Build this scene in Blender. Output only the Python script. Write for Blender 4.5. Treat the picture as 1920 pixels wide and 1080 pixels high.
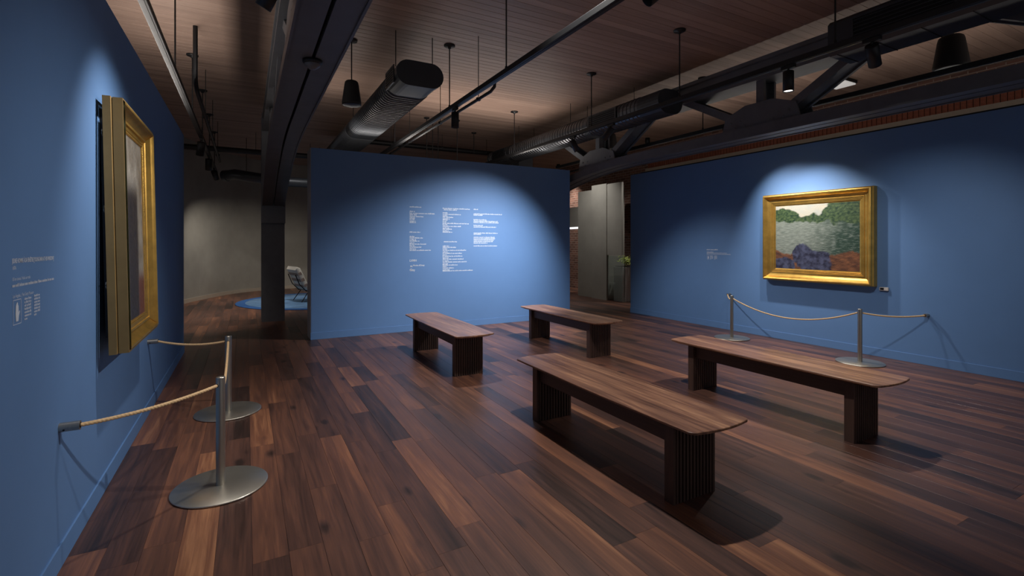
import bpy, bmesh, math, random
from mathutils import Vector, Matrix

for o in list(bpy.data.objects):
    bpy.data.objects.remove(o, do_unlink=True)
scene = bpy.context.scene
COL = scene.collection
random.seed(7)

# ------------------------------------------------------------------ camera
F_PX, HOR, EYE = 912.0, 457.0, 1.5
YAW = math.atan(498.0 / 912.0)
SN, CS = math.sin(YAW), math.cos(YAW)
cam_d = bpy.data.cameras.new('camera')
cam = bpy.data.objects.new('camera', cam_d)
COL.objects.link(cam)
cam.location = (0, 0, EYE)
cam.rotation_euler = (math.pi / 2, 0, -YAW)
cam_d.sensor_width = 36.0
cam_d.sensor_fit = 'HORIZONTAL'
cam_d.lens = F_PX / 1920.0 * 36.0
cam_d.shift_y = -(540.0 - HOR) / 1920.0
cam_d.clip_start = 0.05
scene.camera = cam

# ------------------------------------------------------------------ world, exposure
world = bpy.data.worlds.new('world')
scene.world = world
world.use_nodes = True
bg = world.node_tree.nodes['Background']
bg.inputs[0].default_value = (0.9, 0.93, 1.0, 1)
bg.inputs[1].default_value = 0.22
scene.view_settings.view_transform = 'Standard'
scene.view_settings.look = 'None'
scene.view_settings.gamma = 1.0
scene.view_settings.use_curve_mapping = False
scene.view_settings.exposure = 0.0

# added strip uplights, hidden on top of the blue walls, brighten the ceiling (fixtures are built further down)
FILL_UPLIGHTS = [((-0.88, 3.4, 3.05), 0.08, 9.0, 60.0), ((7.54, 3.4, 3.05), 0.08, 9.0, 22.0), ((3.34, 8.37, 3.05), 4.6, 0.08, 38.0)]
for (ux, uy, uz), usx, usy, ue in FILL_UPLIGHTS:
    ul = bpy.data.lights.new('fill_uplight_strip', 'AREA'); ul.shape = 'RECTANGLE'; ul.size = usx; ul.size_y = usy
    ul.energy = ue; ul.color = (1.0, 0.92, 0.84)
    uo = bpy.data.objects.new('fill_uplight_strip', ul); COL.objects.link(uo)
    uo.location = (ux, uy, uz); uo.rotation_euler = (math.pi, 0, 0)

# ------------------------------------------------------------------ main dimensions
XL, XR, YC = -0.76, 7.38, 8.156          # left wall face, right wall face, centre wall face
WALL_H = 3.0
CEIL = 4.17
TRK = 3.30                               # track height
BRICK_X = 9.8

# ------------------------------------------------------------------ helpers
def tag(o, label=None, cat=None, group=None, kind=None):
    if label: o['label'] = label
    if cat: o['category'] = cat
    if group: o['group'] = group
    if kind: o['kind'] = kind
    return o

def empty(name, loc=(0, 0, 0), rz=0.0):
    o = bpy.data.objects.new(name, None)
    o.empty_display_size = 0.1
    COL.objects.link(o)
    o.location = loc
    o.rotation_euler = (0, 0, rz)
    return o

class MB:
    """collects shapes into one mesh"""
    def __init__(self):
        self.v, self.f, self.sm = [], [], []
    def add(self, vs, fs, smooth=False):
        b = len(self.v)
        self.v += [tuple(p) for p in vs]
        self.f += [tuple(i + b for i in q) for q in fs]
        self.sm += [smooth] * len(fs)
        return self
    def box(self, x0, x1, y0, y1, z0, z1, bev=0.0):
        if bev <= 0:
            vs = [(x0, y0, z0), (x1, y0, z0), (x1, y1, z0), (x0, y1, z0), (x0, y0, z1), (x1, y0, z1), (x1, y1, z1), (x0, y1, z1)]
            fs = [(0, 3, 2, 1), (4, 5, 6, 7), (0, 1, 5, 4), (1, 2, 6, 5), (2, 3, 7, 6), (3, 0, 4, 7)]
            return self.add(vs, fs)
        bm = bmesh.new()
        bmesh.ops.create_cube(bm, size=1)
        for v in bm.verts:
            v.co = ((x0 + x1) / 2 + v.co.x * (x1 - x0), (y0 + y1) / 2 + v.co.y * (y1 - y0), (z0 + z1) / 2 + v.co.z * (z1 - z0))
        bmesh.ops.bevel(bm, geom=bm.edges[:], offset=bev, segments=2, affect='EDGES', profile=0.6)
        bm.verts.index_update()
        self.add([v.co[:] for v in bm.verts], [[v.index for v in f.verts] for f in bm.faces])
        bm.free()
        return self
    def cyl(self, a, b, r0, r1=None, n=16, caps=True, smooth=True):
        r1 = r0 if r1 is None else r1
        a, b = Vector(a), Vector(b)
        d = (b - a).normalized()
        u = d.orthogonal().normalized(); w = d.cross(u)
        vs, fs = [], []
        for P, r in ((a, r0), (b, r1)):
            for i in range(n):
                t = 2 * math.pi * i / n
                vs.append(P + (u * math.cos(t) + w * math.sin(t)) * r)
        for i in range(n):
            j = (i + 1) % n
            fs.append((i, j, n + j, n + i))
        self.add(vs, fs, smooth)
        if caps:
            self.add(vs, [tuple(range(n - 1, -1, -1)), tuple(range(n, 2 * n))])
        return self
    def lathe(self, prof, n=32, c=(0, 0, 0), smooth=True):
        """prof: (r, z) from bottom to top, closed at axis where r == 0"""
        vs, fs = [], []
        for r, z in prof:
            for i in range(n):
                t = 2 * math.pi * i / n
                vs.append((c[0] + r * math.cos(t), c[1] + r * math.sin(t), c[2] + z))
        for k in range(len(prof) - 1):
            for i in range(n):
                j = (i + 1) % n
                fs.append((k * n + i, k * n + j, (k + 1) * n + j, (k + 1) * n + i))
        return self.add(vs, fs, smooth)
    def sweep(self, path, ring, closed_ring=True, caps=True, smooth=True):
        """ring(k, P, T) -> list of points"""
        n = None; base = len(self.v); vs = []
        P = [Vector(p) for p in path]
        for k, p in enumerate(P):
            T = (P[min(k + 1, len(P) - 1)] - P[max(k - 1, 0)]).normalized()
            R = ring(k, p, T); n = len(R); vs += R
        fs = []
        m = n if closed_ring else n - 1
        for k in range(len(P) - 1):
            for i in range(m):
                j = (i + 1) % n
                fs.append((k * n + i, k * n + j, (k + 1) * n + j, (k + 1) * n + i))
        self.add(vs, fs, smooth)
        if caps and closed_ring:
            self.add(vs[:n], [tuple(range(n - 1, -1, -1))])
            self.add(vs[-n:], [tuple(range(n))])
        return self
    def tube(self, path, r, n=10):
        def ring(k, p, T):
            u = T.orthogonal() if abs(T.z) > 0.95 else Vector((0, 0, 1)).cross(T)
            u.normalize(); w = T.cross(u)
            return [p + (u * math.cos(2 * math.pi * i / n) + w * math.sin(2 * math.pi * i / n)) * r for i in range(n)]
        return self.sweep(path, ring)
    def mesh(self, name='mesh'):
        m = bpy.data.meshes.new(name)
        m.from_pydata(self.v, [], self.f)
        m.polygons.foreach_set('use_smooth', self.sm)
        m.validate()
        bm = bmesh.new(); bm.from_mesh(m)
        bmesh.ops.recalc_face_normals(bm, faces=bm.faces[:])
        bm.to_mesh(m); bm.free()
        m.update()
        return m
    def build(self, name, mat, parent=None, loc=None):
        m = self.mesh(name)
        if mat: m.materials.append(mat)
        o = bpy.data.objects.new(name, m)
        COL.objects.link(o)
        if parent: o.parent = parent
        if loc: o.location = loc
        return o

def child(name, mesh, parent, loc=(0, 0, 0), rot=(0, 0, 0), scale=(1, 1, 1)):
    o = bpy.data.objects.new(name, mesh)
    COL.objects.link(o); o.parent = parent
    o.location = loc; o.rotation_euler = rot; o.scale = scale
    return o

def copy_tree(o, parent=None):
    c = o.copy(); COL.objects.link(c); c.parent = parent
    for ch in list(o.children):
        copy_tree(ch, c)
    return c

def proj(x, y, z=0.0):
    d = x * SN + y * CS
    if d < 0.05: return None
    l = x * CS - y * SN
    return 960 + F_PX * l / d, HOR - F_PX * (z - EYE) / d

# ------------------------------------------------------------------ materials
def srgb(r, g, b):
    def f(c):
        c /= 255.0
        return c / 12.92 if c <= 0.04045 else ((c + 0.055) / 1.055) ** 2.4
    return (f(r), f(g), f(b), 1)

def newmat(name):
    m = bpy.data.materials.new(name); m.use_nodes = True
    nt = m.node_tree
    return m, nt, nt.nodes['Principled BSDF']

def nd(nt, typ, **kw):
    n = nt.nodes.new(typ)
    for k, v in kw.items():
        if k.startswith('i_'):
            n.inputs[k[2:].replace('_', ' ')].default_value = v
        else:
            setattr(n, k, v)
    return n

def plain(name, col, rough=0.5, metal=0.0, var=0.12, scale=12.0, bump=0.0, bscale=None, coat=0.0, stretch=None):
    m, nt, p = newmat(name)
    L = nt.links
    tc = nd(nt, 'ShaderNodeTexCoord')
    src = tc.outputs['Object']
    if stretch:
        mp = nd(nt, 'ShaderNodeMapping'); mp.inputs['Scale'].default_value = stretch
        L.new(src, mp.inputs[0]); src = mp.outputs[0]
    nz = nd(nt, 'ShaderNodeTexNoise', i_Scale=scale, i_Detail=5.0, i_Roughness=0.6)
    L.new(src, nz.inputs['Vector'])
    mr = nd(nt, 'ShaderNodeMapRange')
    mr.inputs['From Min'].default_value = 0.25; mr.inputs['From Max'].default_value = 0.75
    mr.inputs['To Min'].default_value = 1 - var; mr.inputs['To Max'].default_value = 1 + var
    L.new(nz.outputs[0], mr.inputs[0])
    mx = nd(nt, 'ShaderNodeVectorMath', operation='SCALE')
    mx.inputs[0].default_value = col[:3]
    L.new(mr.outputs[0], mx.inputs['Scale'])
    L.new(mx.outputs[0], p.inputs['Base Color'])
    p.inputs['Roughness'].default_value = rough
    p.inputs['Metallic'].default_value = metal
    p.inputs['Coat Weight'].default_value = coat
    if bump:
        nb = nd(nt, 'ShaderNodeTexNoise', i_Scale=bscale or scale * 8, i_Detail=4.0)
        L.new(src, nb.inputs['Vector'])
        b = nd(nt, 'ShaderNodeBump', i_Strength=bump, i_Distance=0.004)
        L.new(nb.outputs[0], b.inputs['Height'])
        L.new(b.outputs[0], p.inputs['Normal'])
    return m

def emis(name, col, strength):
    m, nt, p = newmat(name)
    p.inputs['Base Color'].default_value = (0.8, 0.8, 0.8, 1)
    p.inputs['Emission Color'].default_value = col
    p.inputs['Emission Strength'].default_value = strength
    return m

def wood(name, ramp, axis='y', grain=1.0, rough=0.35, tone_attr=None, tone_type='OBJECT', coat=0.0, knots=True, bump=0.12, wob=1.0, contrast=1.0, fine=1.0):
    """long grain wood, ramp = colours from dark to light; tone attribute shifts along the ramp"""
    m, nt, p = newmat(name)
    L = nt.links
    geo = nd(nt, 'ShaderNodeNewGeometry')
    mp = nd(nt, 'ShaderNodeMapping')
    st = {'y': (26.0, 1.5, 26.0), 'x': (1.5, 26.0, 26.0), 'z': (26.0, 26.0, 1.5)}[axis]
    mp.inputs['Scale'].default_value = [s * grain for s in st]
    if tone_attr:
        at = nd(nt, 'ShaderNodeAttribute', attribute_name=tone_attr, attribute_type=tone_type)
        off = nd(nt, 'ShaderNodeVectorMath', operation='SCALE')
        off.inputs[0].default_value = (37.0, 91.0, 53.0)
        L.new(at.outputs['Fac'], off.inputs['Scale'])
        ad = nd(nt, 'ShaderNodeVectorMath', operation='ADD')
        L.new(geo.outputs['Position'], ad.inputs[0]); L.new(off.outputs[0], ad.inputs[1])
        pos = ad.outputs[0]
    else:
        pos = geo.outputs['Position']
    L.new(pos, mp.inputs[0])
    # slow warp
    wn = nd(nt, 'ShaderNodeTexNoise', i_Scale=0.35, i_Detail=3.0)
    L.new(mp.outputs[0], wn.inputs['Vector'])
    ws = nd(nt, 'ShaderNodeVectorMath', operation='SCALE'); ws.inputs['Scale'].default_value = 2.2 * wob
    L.new(wn.outputs['Color'], ws.inputs[0])
    wa = nd(nt, 'ShaderNodeVectorMath', operation='ADD')
    L.new(mp.outputs[0], wa.inputs[0]); L.new(ws.outputs[0], wa.inputs[1])
    g1 = nd(nt, 'ShaderNodeTexNoise', i_Scale=1.0, i_Detail=8.0, i_Roughness=0.62)
    L.new(wa.outputs[0], g1.inputs['Vector'])
    g2 = nd(nt, 'ShaderNodeTexNoise', i_Scale=0.22, i_Detail=2.0)
    L.new(wa.outputs[0], g2.inputs['Vector'])
    mix = nd(nt, 'ShaderNodeMath', operation='MULTIPLY_ADD')
    L.new(g1.outputs[0], mix.inputs[0]); mix.inputs[1].default_value = 0.55
    g2s = nd(nt, 'ShaderNodeMath', operation='MULTIPLY'); g2s.inputs[1].default_value = 0.45
    L.new(g2.outputs[0], g2s.inputs[0]); L.new(g2s.outputs[0], mix.inputs[2])
    val = mix.outputs[0]
    fp = nd(nt, 'ShaderNodeMapping'); fp.inputs['Scale'].default_value = [q * fine for q in ((5.0, 1.6, 5.0) if axis == 'y' else (1.6, 5.0, 5.0) if axis == 'x' else (5.0, 5.0, 1.6))]
    L.new(wa.outputs[0], fp.inputs[0])
    g3 = nd(nt, 'ShaderNodeTexNoise', i_Scale=1.0, i_Detail=3.0)
    L.new(fp.outputs[0], g3.inputs['Vector'])
    f3 = nd(nt, 'ShaderNodeMath', operation='MULTIPLY_ADD'); f3.inputs[1].default_value = 0.22; f3.inputs[2].default_value = -0.11
    L.new(g3.outputs[0], f3.inputs[0])
    f4 = nd(nt, 'ShaderNodeMath', operation='ADD'); L.new(val, f4.inputs[0]); L.new(f3.outputs[0], f4.inputs[1])
    ct_ = nd(nt, 'ShaderNodeMath', operation='MULTIPLY_ADD'); ct_.inputs[1].default_value = contrast; ct_.inputs[2].default_value = 0.5 - 0.5 * contrast
    L.new(f4.outputs[0], ct_.inputs[0]); val = ct_.outputs[0]
    if tone_attr:
        t1 = nd(nt, 'ShaderNodeMath', operation='MULTIPLY_ADD')
        L.new(at.outputs['Fac'], t1.inputs[0]); t1.inputs[1].default_value = 0.62; t1.inputs[2].default_value = -0.31
        t2 = nd(nt, 'ShaderNodeMath', operation='ADD')
        L.new(val, t2.inputs[0]); L.new(t1.outputs[0], t2.inputs[1]); val = t2.outputs[0]
    if knots:
        kp = nd(nt, 'ShaderNodeMapping')
        ks = {'y': (1.0, 0.45, 1.0), 'x': (0.45, 1.0, 1.0), 'z': (1.0, 1.0, 0.45)}[axis]
        kp.inputs['Scale'].default_value = [s * 4.2 for s in ks]
        L.new(pos, kp.inputs[0])
        vo = nd(nt, 'ShaderNodeTexVoronoi', i_Scale=1.0)
        L.new(kp.outputs[0], vo.inputs['Vector'])
        kr = nd(nt, 'ShaderNodeMapRange')
        kr.inputs['From Min'].default_value = 0.03; kr.inputs['From Max'].default_value = 0.17
        kr.inputs['To Min'].default_value = -0.4; kr.inputs['To Max'].default_value = 0.0
        L.new(vo.outputs['Distance'], kr.inputs[0])
        t3 = nd(nt, 'ShaderNodeMath', operation='ADD')
        L.new(val, t3.inputs[0]); L.new(kr.outputs[0], t3.inputs[1]); val = t3.outputs[0]
    cr = nd(nt, 'ShaderNodeValToRGB')
    el = cr.color_ramp.elements
    for i, (pos_, c) in enumerate(ramp):
        e = el[i] if i < 2 else el.new(pos_)
        e.position = pos_; e.color = c
    L.new(val, cr.inputs[0])
    L.new(cr.outputs[0], p.inputs['Base Color'])
    p.inputs['Roughness'].default_value = rough
    rr = nd(nt, 'ShaderNodeMapRange')
    rr.inputs['To Min'].default_value = rough - 0.06; rr.inputs['To Max'].default_value = rough + 0.1
    L.new(g1.outputs[0], rr.inputs[0]); L.new(rr.outputs[0], p.inputs['Roughness'])
    p.inputs['Coat Weight'].default_value = coat
    p.inputs['Coat Roughness'].default_value = 0.25
    b = nd(nt, 'ShaderNodeBump', i_Strength=bump, i_Distance=0.002)
    L.new(g1.outputs[0], b.inputs['Height']); L.new(b.outputs[0], p.inputs['Normal'])
    return m

FLOOR_RAMP = [(0.1, srgb(46, 33, 29)), (0.34, srgb(78, 53, 45)), (0.52, srgb(98, 65, 52)), (0.7, srgb(122, 80, 59)), (0.95, srgb(166, 116, 82))]
M = {}
M['floor'] = wood('floor_plank_wood', FLOOR_RAMP, tone_attr='tone', rough=0.38, coat=0.1, contrast=1.45)
M['floor_far'] = wood('floor_plank_wood_far', FLOOR_RAMP, tone_attr='tone', tone_type='GEOMETRY', rough=0.38, coat=0.1, contrast=1.45)
M['subfloor'] = plain('dark_subfloor', srgb(30, 20, 16), 0.8)
M['ceil'] = wood('ceiling_board_wood', [(0.2, srgb(132, 110, 99)), (0.5, srgb(160, 134, 120)), (0.85, srgb(184, 156, 140))], axis='x', tone_attr='tone', rough=0.5, knots=False, coat=0.02, bump=0.05)
M['ceil_back'] = plain('ceiling_void', srgb(24, 18, 16), 0.9)
M['blue'] = plain('blue_wall_paint', (0.106, 0.216, 0.43, 1), 0.65, var=0.03, scale=3.0, bump=0.04, bscale=180)
M['blue_edge'] = plain('unpainted_wall_edge', srgb(150, 150, 155), 0.7, var=0.04)
M['plaster'] = plain('grey_plaster', srgb(160, 156, 146), 0.75, var=0.16, scale=1.1, bump=0.1, bscale=25)
M['white'] = plain('white_paint', srgb(196, 190, 184), 0.6, var=0.05, scale=4)
M['trim'] = plain('pale_trim', srgb(178, 166, 150), 0.5, var=0.06)
M['steel'] = plain('black_painted_steel', srgb(92, 93, 97), 0.45, metal=0.1, var=0.15, scale=5, bump=0.05, bscale=60)
M['track'] = plain('black_track_metal', srgb(24, 24, 26), 0.5, metal=0.1, var=0.1)
M['duct'] = plain('dark_duct_metal', srgb(92, 94, 98), 0.36, metal=0.7, var=0.15, scale=4)
M['duct_dark'] = plain('painted_duct_metal', srgb(58, 61, 66), 0.42, metal=0.35, var=0.12, scale=4)
M['void'] = plain('grille_void', srgb(8, 8, 9), 0.9)
M['speaker'] = plain('speaker_fabric_black', srgb(24, 23, 24), 0.7, var=0.1, scale=60)
M['brushed'] = plain('brushed_nickel', (0.42, 0.39, 0.34, 1), 0.34, metal=0.92, var=0.1, scale=3, stretch=(40, 40, 1.5))
M['brushed_base'] = plain('brushed_nickel_plate', (0.45, 0.42, 0.36, 1), 0.38, metal=0.9, var=0.08, scale=4)
M['hole'] = plain('black_eyelet', srgb(6, 6, 6), 0.6)
M['rope'] = plain('tan_twisted_rope', srgb(206, 172, 128), 0.8, var=0.22, scale=90)
M['gold'] = plain('gilded_frame', (0.62, 0.37, 0.085, 1), 0.34, metal=0.85, var=0.22, scale=9, bump=0.1, bscale=90)
M['gold_dull'] = plain('bronze_frame_side', (0.34, 0.22, 0.085, 1), 0.5, metal=0.6, var=0.12, scale=7)
M['gold_dark'] = plain('dark_gilding', (0.16, 0.085, 0.025, 1), 0.5, metal=0.7, var=0.2, scale=14)
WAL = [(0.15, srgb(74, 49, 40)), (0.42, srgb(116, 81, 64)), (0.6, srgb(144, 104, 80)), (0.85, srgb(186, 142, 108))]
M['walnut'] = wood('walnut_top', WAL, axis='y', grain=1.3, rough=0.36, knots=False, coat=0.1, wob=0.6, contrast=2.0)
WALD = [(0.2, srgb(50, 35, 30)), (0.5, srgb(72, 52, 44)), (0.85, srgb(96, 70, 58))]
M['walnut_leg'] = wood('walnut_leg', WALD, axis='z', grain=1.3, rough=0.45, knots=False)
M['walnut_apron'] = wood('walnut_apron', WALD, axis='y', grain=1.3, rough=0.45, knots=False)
M['ink'] = plain('white_vinyl_lettering', srgb(206, 212, 222), 0.6, var=0.02)
M['brick'] = plain('red_brick', srgb(150, 88, 68), 0.85, var=0.3, scale=14, bump=0.4, bscale=60)
M['mortar'] = plain('mortar', srgb(150, 132, 116), 0.9, var=0.1)
M['lens'] = emis('lit_lamp_lens', (1.0, 0.95, 0.88, 1), 9.0)
M['lens_off'] = plain('dark_lamp_lens', srgb(20, 20, 22), 0.2)
M['cove'] = emis('lit_cove_strip', (0.95, 0.95, 1.0, 1), 1.5)
M['diffuser'] = emis('dim_ceiling_panel', (1.0, 0.95, 0.9, 1), 0.35)
M['black'] = plain('black_plastic', srgb(14, 14, 15), 0.5)
M['cream'] = plain('cream_boucle', srgb(206, 200, 188), 0.9, var=0.1, scale=60, bump=0.5, bscale=220)
M['brown_panel'] = plain('brown_cushion_stripe', srgb(140, 120, 108), 0.9, var=0.1, scale=40)
M['rug'] = plain('mottled_blue_rug', srgb(96, 132, 170), 0.95, var=0.4, scale=2.6, bump=0.4, bscale=200)
M['rug_rim'] = plain('deep_blue_rug_border', srgb(38, 84, 142), 0.95, var=0.1, scale=6, bump=0.4, bscale=200)
M['teal'] = plain('teal_table', srgb(70, 120, 116), 0.2, var=0.08)
M['leaf'] = plain('leaf_green', srgb(150, 160, 70), 0.6, var=0.35, scale=9)
M['glass'], _nt, _p = newmat('clear_glass')
_p.inputs['Base Color'].default_value = (0.8, 0.9, 0.9, 1)
_p.inputs['Transmission Weight'].default_value = 1.0
_p.inputs['Roughness'].default_value = 0.02

# brick bond for the wall face that lies too far off to pick bricks apart
m, nt, p = newmat('far_brick_bond')
geo = nd(nt, 'ShaderNodeNewGeometry')
sp = nd(nt, 'ShaderNodeSeparateXYZ'); nt.links.new(geo.outputs['Position'], sp.inputs[0])
cb = nd(nt, 'ShaderNodeCombineXYZ')
nt.links.new(sp.outputs['Y'], cb.inputs['X']); nt.links.new(sp.outputs['Z'], cb.inputs['Y'])
bt = nd(nt, 'ShaderNodeTexBrick', i_Scale=1.0)
bt.inputs['Brick Width'].default_value = 0.215; bt.inputs['Row Height'].default_value = 0.075
bt.inputs['Mortar Size'].default_value = 0.006
bt.inputs['Color1'].default_value = srgb(140, 100, 86); bt.inputs['Color2'].default_value = srgb(106, 76, 66)
bt.inputs['Mortar'].default_value = srgb(164, 148, 136)
nt.links.new(cb.outputs[0], bt.inputs['Vector']); nt.links.new(bt.outputs['Color'], p.inputs['Base Color'])
p.inputs['Roughness'].default_value = 0.9
bb = nd(nt, 'ShaderNodeBump', i_Strength=0.6, i_Distance=0.006); bb.invert = True
nt.links.new(bt.outputs['Fac'], bb.inputs['Height']); nt.links.new(bb.outputs[0], p.inputs['Normal'])
M['brick_far'] = m

# ------------------------------------------------------------------ floor with planks
fl = MB().box(-6, 12, -2.5, 19.5, -0.2, -0.02).build('floor', M['subfloor'])
tag(fl, 'dark brown plank floor of mixed reddish and walnut boards', kind='structure')

def seg_hit(px, py, x0, y0, x1, y1):
    dx, dy = x1 - x0, y1 - y0
    den = px * dy - py * dx
    if abs(den) < 1e-9: return False
    t = (x0 * dy - y0 * dx) / den
    u = (x0 * py - y0 * px) / den
    return 0 < t < 0.999 and 0 <= u <= 1
OCC = [(XL, -2, XL, 8.08), (0.88, YC, 5.8, YC), (XR, -2, XR, 8.1)]
def vis_area(x0, x1, y0, y1):
    n = 0; tot = 0
    for a in (0.15, 0.5, 0.85):
        for b in (0.06, 0.25, 0.5, 0.75, 0.94):
            x, y = x0 + (x1 - x0) * a, y0 + (y1 - y0) * b
            tot += 1
            q = proj(x, y)
            if not q or not (0 <= q[0] <= 1920 and 0 <= q[1] <= 1080): continue
            if any(seg_hit(x, y, *s) for s in OCC): continue
            n += 1 / max((x * SN + y * CS), 0.3) ** 3
    return n / tot * (x1 - x0) * (y1 - y0)

PW = 0.157
planks = []
rng = random.Random(11)
row = 0
x = XL - PW * 33
while x < 11.8:
    y = -2.4 - rng.random() * 1.5
    while y < 19.2:
        ln = rng.choice([0.7, 0.95, 1.2, 1.45, 1.7, 2.0]) * rng.uniform(0.92, 1.08)
        r = rng.random()
        tone = rng.gauss(0.44, 0.14)
        if r < 0.06: tone = rng.uniform(0.72, 0.92)
        elif r < 0.2: tone = rng.uniform(0.05, 0.18)
        planks.append((x, x + PW, y, y + ln, max(-0.05, min(1.1, tone))))
        y += ln
    x += PW
    row += 1
scored = sorted(planks, key=lambda q: -vis_area(*q[:4]))
pm = MB()
a, bz = 0.0007, 0.0008
hw = PW / 2 - 0.0004
pm.add([(-hw, -0.5, -0.02), (hw, -0.5, -0.02), (hw, 0.5, -0.02), (-hw, 0.5, -0.02),
        (-hw, -0.5, -bz), (hw, -0.5, -bz), (hw, 0.5, -bz), (-hw, 0.5, -bz),
        (-hw + a, -0.5, 0), (hw - a, -0.5, 0), (hw - a, 0.5, 0), (-hw + a, 0.5, 0)],
       [(0, 1, 5, 4), (1, 2, 6, 5), (2, 3, 7, 6), (3, 0, 4, 7), (4, 5, 9, 8), (5, 6, 10, 9), (6, 7, 11, 10), (7, 4, 8, 11), (8, 9, 10, 11)])
plank_mesh = pm.mesh('plank'); plank_mesh.materials.append(M['floor'])
for x0, x1, y0, y1, tone in scored[:300]:
    o = child('plank', plank_mesh, fl, ((x0 + x1) / 2, (y0 + y1) / 2, 0), scale=(1, y1 - y0 - 0.0008, 1))
    o['tone'] = tone
rest = MB(); tones = []
for x0, x1, y0, y1, tone in scored[300:]:
    g = 0.0004
    rest.add([(x0 + g, y0 + g, -bz), (x1 - g, y0 + g, -bz), (x1 - g, y1 - g, -bz), (x0 + g, y1 - g, -bz),
              (x0 + g + a, y0 + g + a, 0), (x1 - g - a, y0 + g + a, 0), (x1 - g - a, y1 - g - a, 0), (x0 + g + a, y1 - g - a, 0)],
             [(0, 1, 5, 4), (1, 2, 6, 5), (2, 3, 7, 6), (3, 0, 4, 7), (4, 5, 6, 7)])
    tones += [tone] * 5
ro = rest.build('planks', M['floor_far'], fl)
at = ro.data.attributes.new('tone', 'FLOAT', 'FACE')
at.data.foreach_set('value', tones)
ro['kind'] = 'stuff'

# ------------------------------------------------------------------ ceiling with boards
ce = MB().box(-6, 12, -2.5, 19.5, CEIL + 0.02, CEIL + 0.2).build('ceiling', M['ceil_back'])
tag(ce, 'reddish brown wooden board ceiling with a satin sheen', kind='structure')
BW = 0.118
bmx = MB()
cv = 0.004
bmx.add([(-9, -BW / 2 + 0.0006, 0.02), (9, -BW / 2 + 0.0006, 0.02), (9, BW / 2 - 0.0006, 0.02), (-9, BW / 2 - 0.0006, 0.02),
         (-9, -BW / 2 + 0.0006, cv), (9, -BW / 2 + 0.0006, cv), (9, BW / 2 - 0.0006, cv), (-9, BW / 2 - 0.0006, cv),
         (-9, -BW / 2 + cv, 0), (9, -BW / 2 + cv, 0), (9, BW / 2 - cv, 0), (-9, BW / 2 - cv, 0)],
        [(0, 1, 5, 4), (1, 2, 6, 5), (2, 3, 7, 6), (3, 0, 4, 7), (4, 5, 9, 8), (6, 7, 11, 10), (8, 9, 10, 11)])
board_mesh = bmx.mesh('board'); board_mesh.materials.append(M['ceil'])
y = 0.6
while y < 18.6:
    o = child('board', board_mesh, ce, (3.0, y, CEIL))
    o['tone'] = max(0, min(1, rng.gauss(0.5, 0.12)))
    y += BW
for k, (y0, y1) in enumerate([(-2.5, 0.54)]):
    MB().box(-6, 12, y0, y1, CEIL, CEIL + 0.02).build('board_field', M['ceil'], ce)['tone'] = 0.5

# ------------------------------------------------------------------ walls
w = MB().box(XL - 0.25, XL, -2.5, 8.08, 0, WALL_H).build('wall_left', M['blue'])
tag(w, kind='structure')
w = MB().box(XR, XR + 0.28, -2.5, 8.1, 0, WALL_H).build('wall_right', M['blue'])
tag(w, kind='structure')
w = MB().box(0.885, 5.8, YC, YC + 0.42, 0, WALL_H).build('wall_center', M['blue'])
tag(w, kind='structure')
MB().box(0.874, 0.885, YC + 0.006, YC + 0.42, 0, WALL_H - 0.002).build('end_panel', M['blue_edge'], w)
BBH = 0.11
def baseboard(name, x0, x1, y0, y1, m):
    o = MB().box(x0, x1, y0, y1, 0, BBH, 0.003).build(name, m)
    return tag(o, kind='structure')
baseboard('baseboard_left', XL - 0.001, XL + 0.009, -2.5, 8.085, M['blue'])
baseboard('baseboard_right', XR - 0.009, XR + 0.001, -2.5, 8.105, M['blue'])
baseboard('baseboard_center', 0.876, 5.805, YC - 0.009, YC + 0.001, M['blue'])

# curved plaster wall of the lounge
cp = [(-2.1, 9.5), (-1.95, 11.5), (-1.72, 13.2), (-1.352, 14.655), (-0.88, 15.85), (-0.311, 16.85), (0.424, 17.55), (1.131, 17.85), (2.2, 18.0), (4.0, 18.05), (9.8, 18.05)]
def catmull(P, n=8):
    out = []
    for i in range(len(P) - 1):
        p0, p1, p2, p3 = P[max(i - 1, 0)], P[i], P[i + 1], P[min(i + 2, len(P) - 1)]
        for k in range(n):
            t = k / n
            out.append(tuple(0.5 * ((2 * b) + (c - a_) * t + (2 * a_ - 5 * b + 4 * c - d) * t * t + (-a_ + 3 * b - 3 * c + d) * t ** 3) for a_, b, c, d in zip(p0, p1, p2, p3)))
    out.append(P[-1])
    return out
cc = catmull(cp)
def wall_strip(pts, z0, z1, off0, off1):
    def ring(k, p, T):
        nrm = Vector((-T.y, T.x, 0))
        return [p + nrm * off0 + Vector((0, 0, z0)), p + nrm * off1 + Vector((0, 0, z0)), p + nrm * off1 + Vector((0, 0, z1)), p + nrm * off0 + Vector((0, 0, z1))]
    return MB().sweep([(q[0], q[1], 0) for q in pts], ring, smooth=False)
w = wall_strip(cc, 0, CEIL, 0, 0.2).build('wall_far', M['plaster']); tag(w, kind='structure')
w = wall_strip(cc, 0, 0.1, -0.015, 0.001).build('baseboard_far', M['trim']); tag(w, kind='structure')

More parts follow.
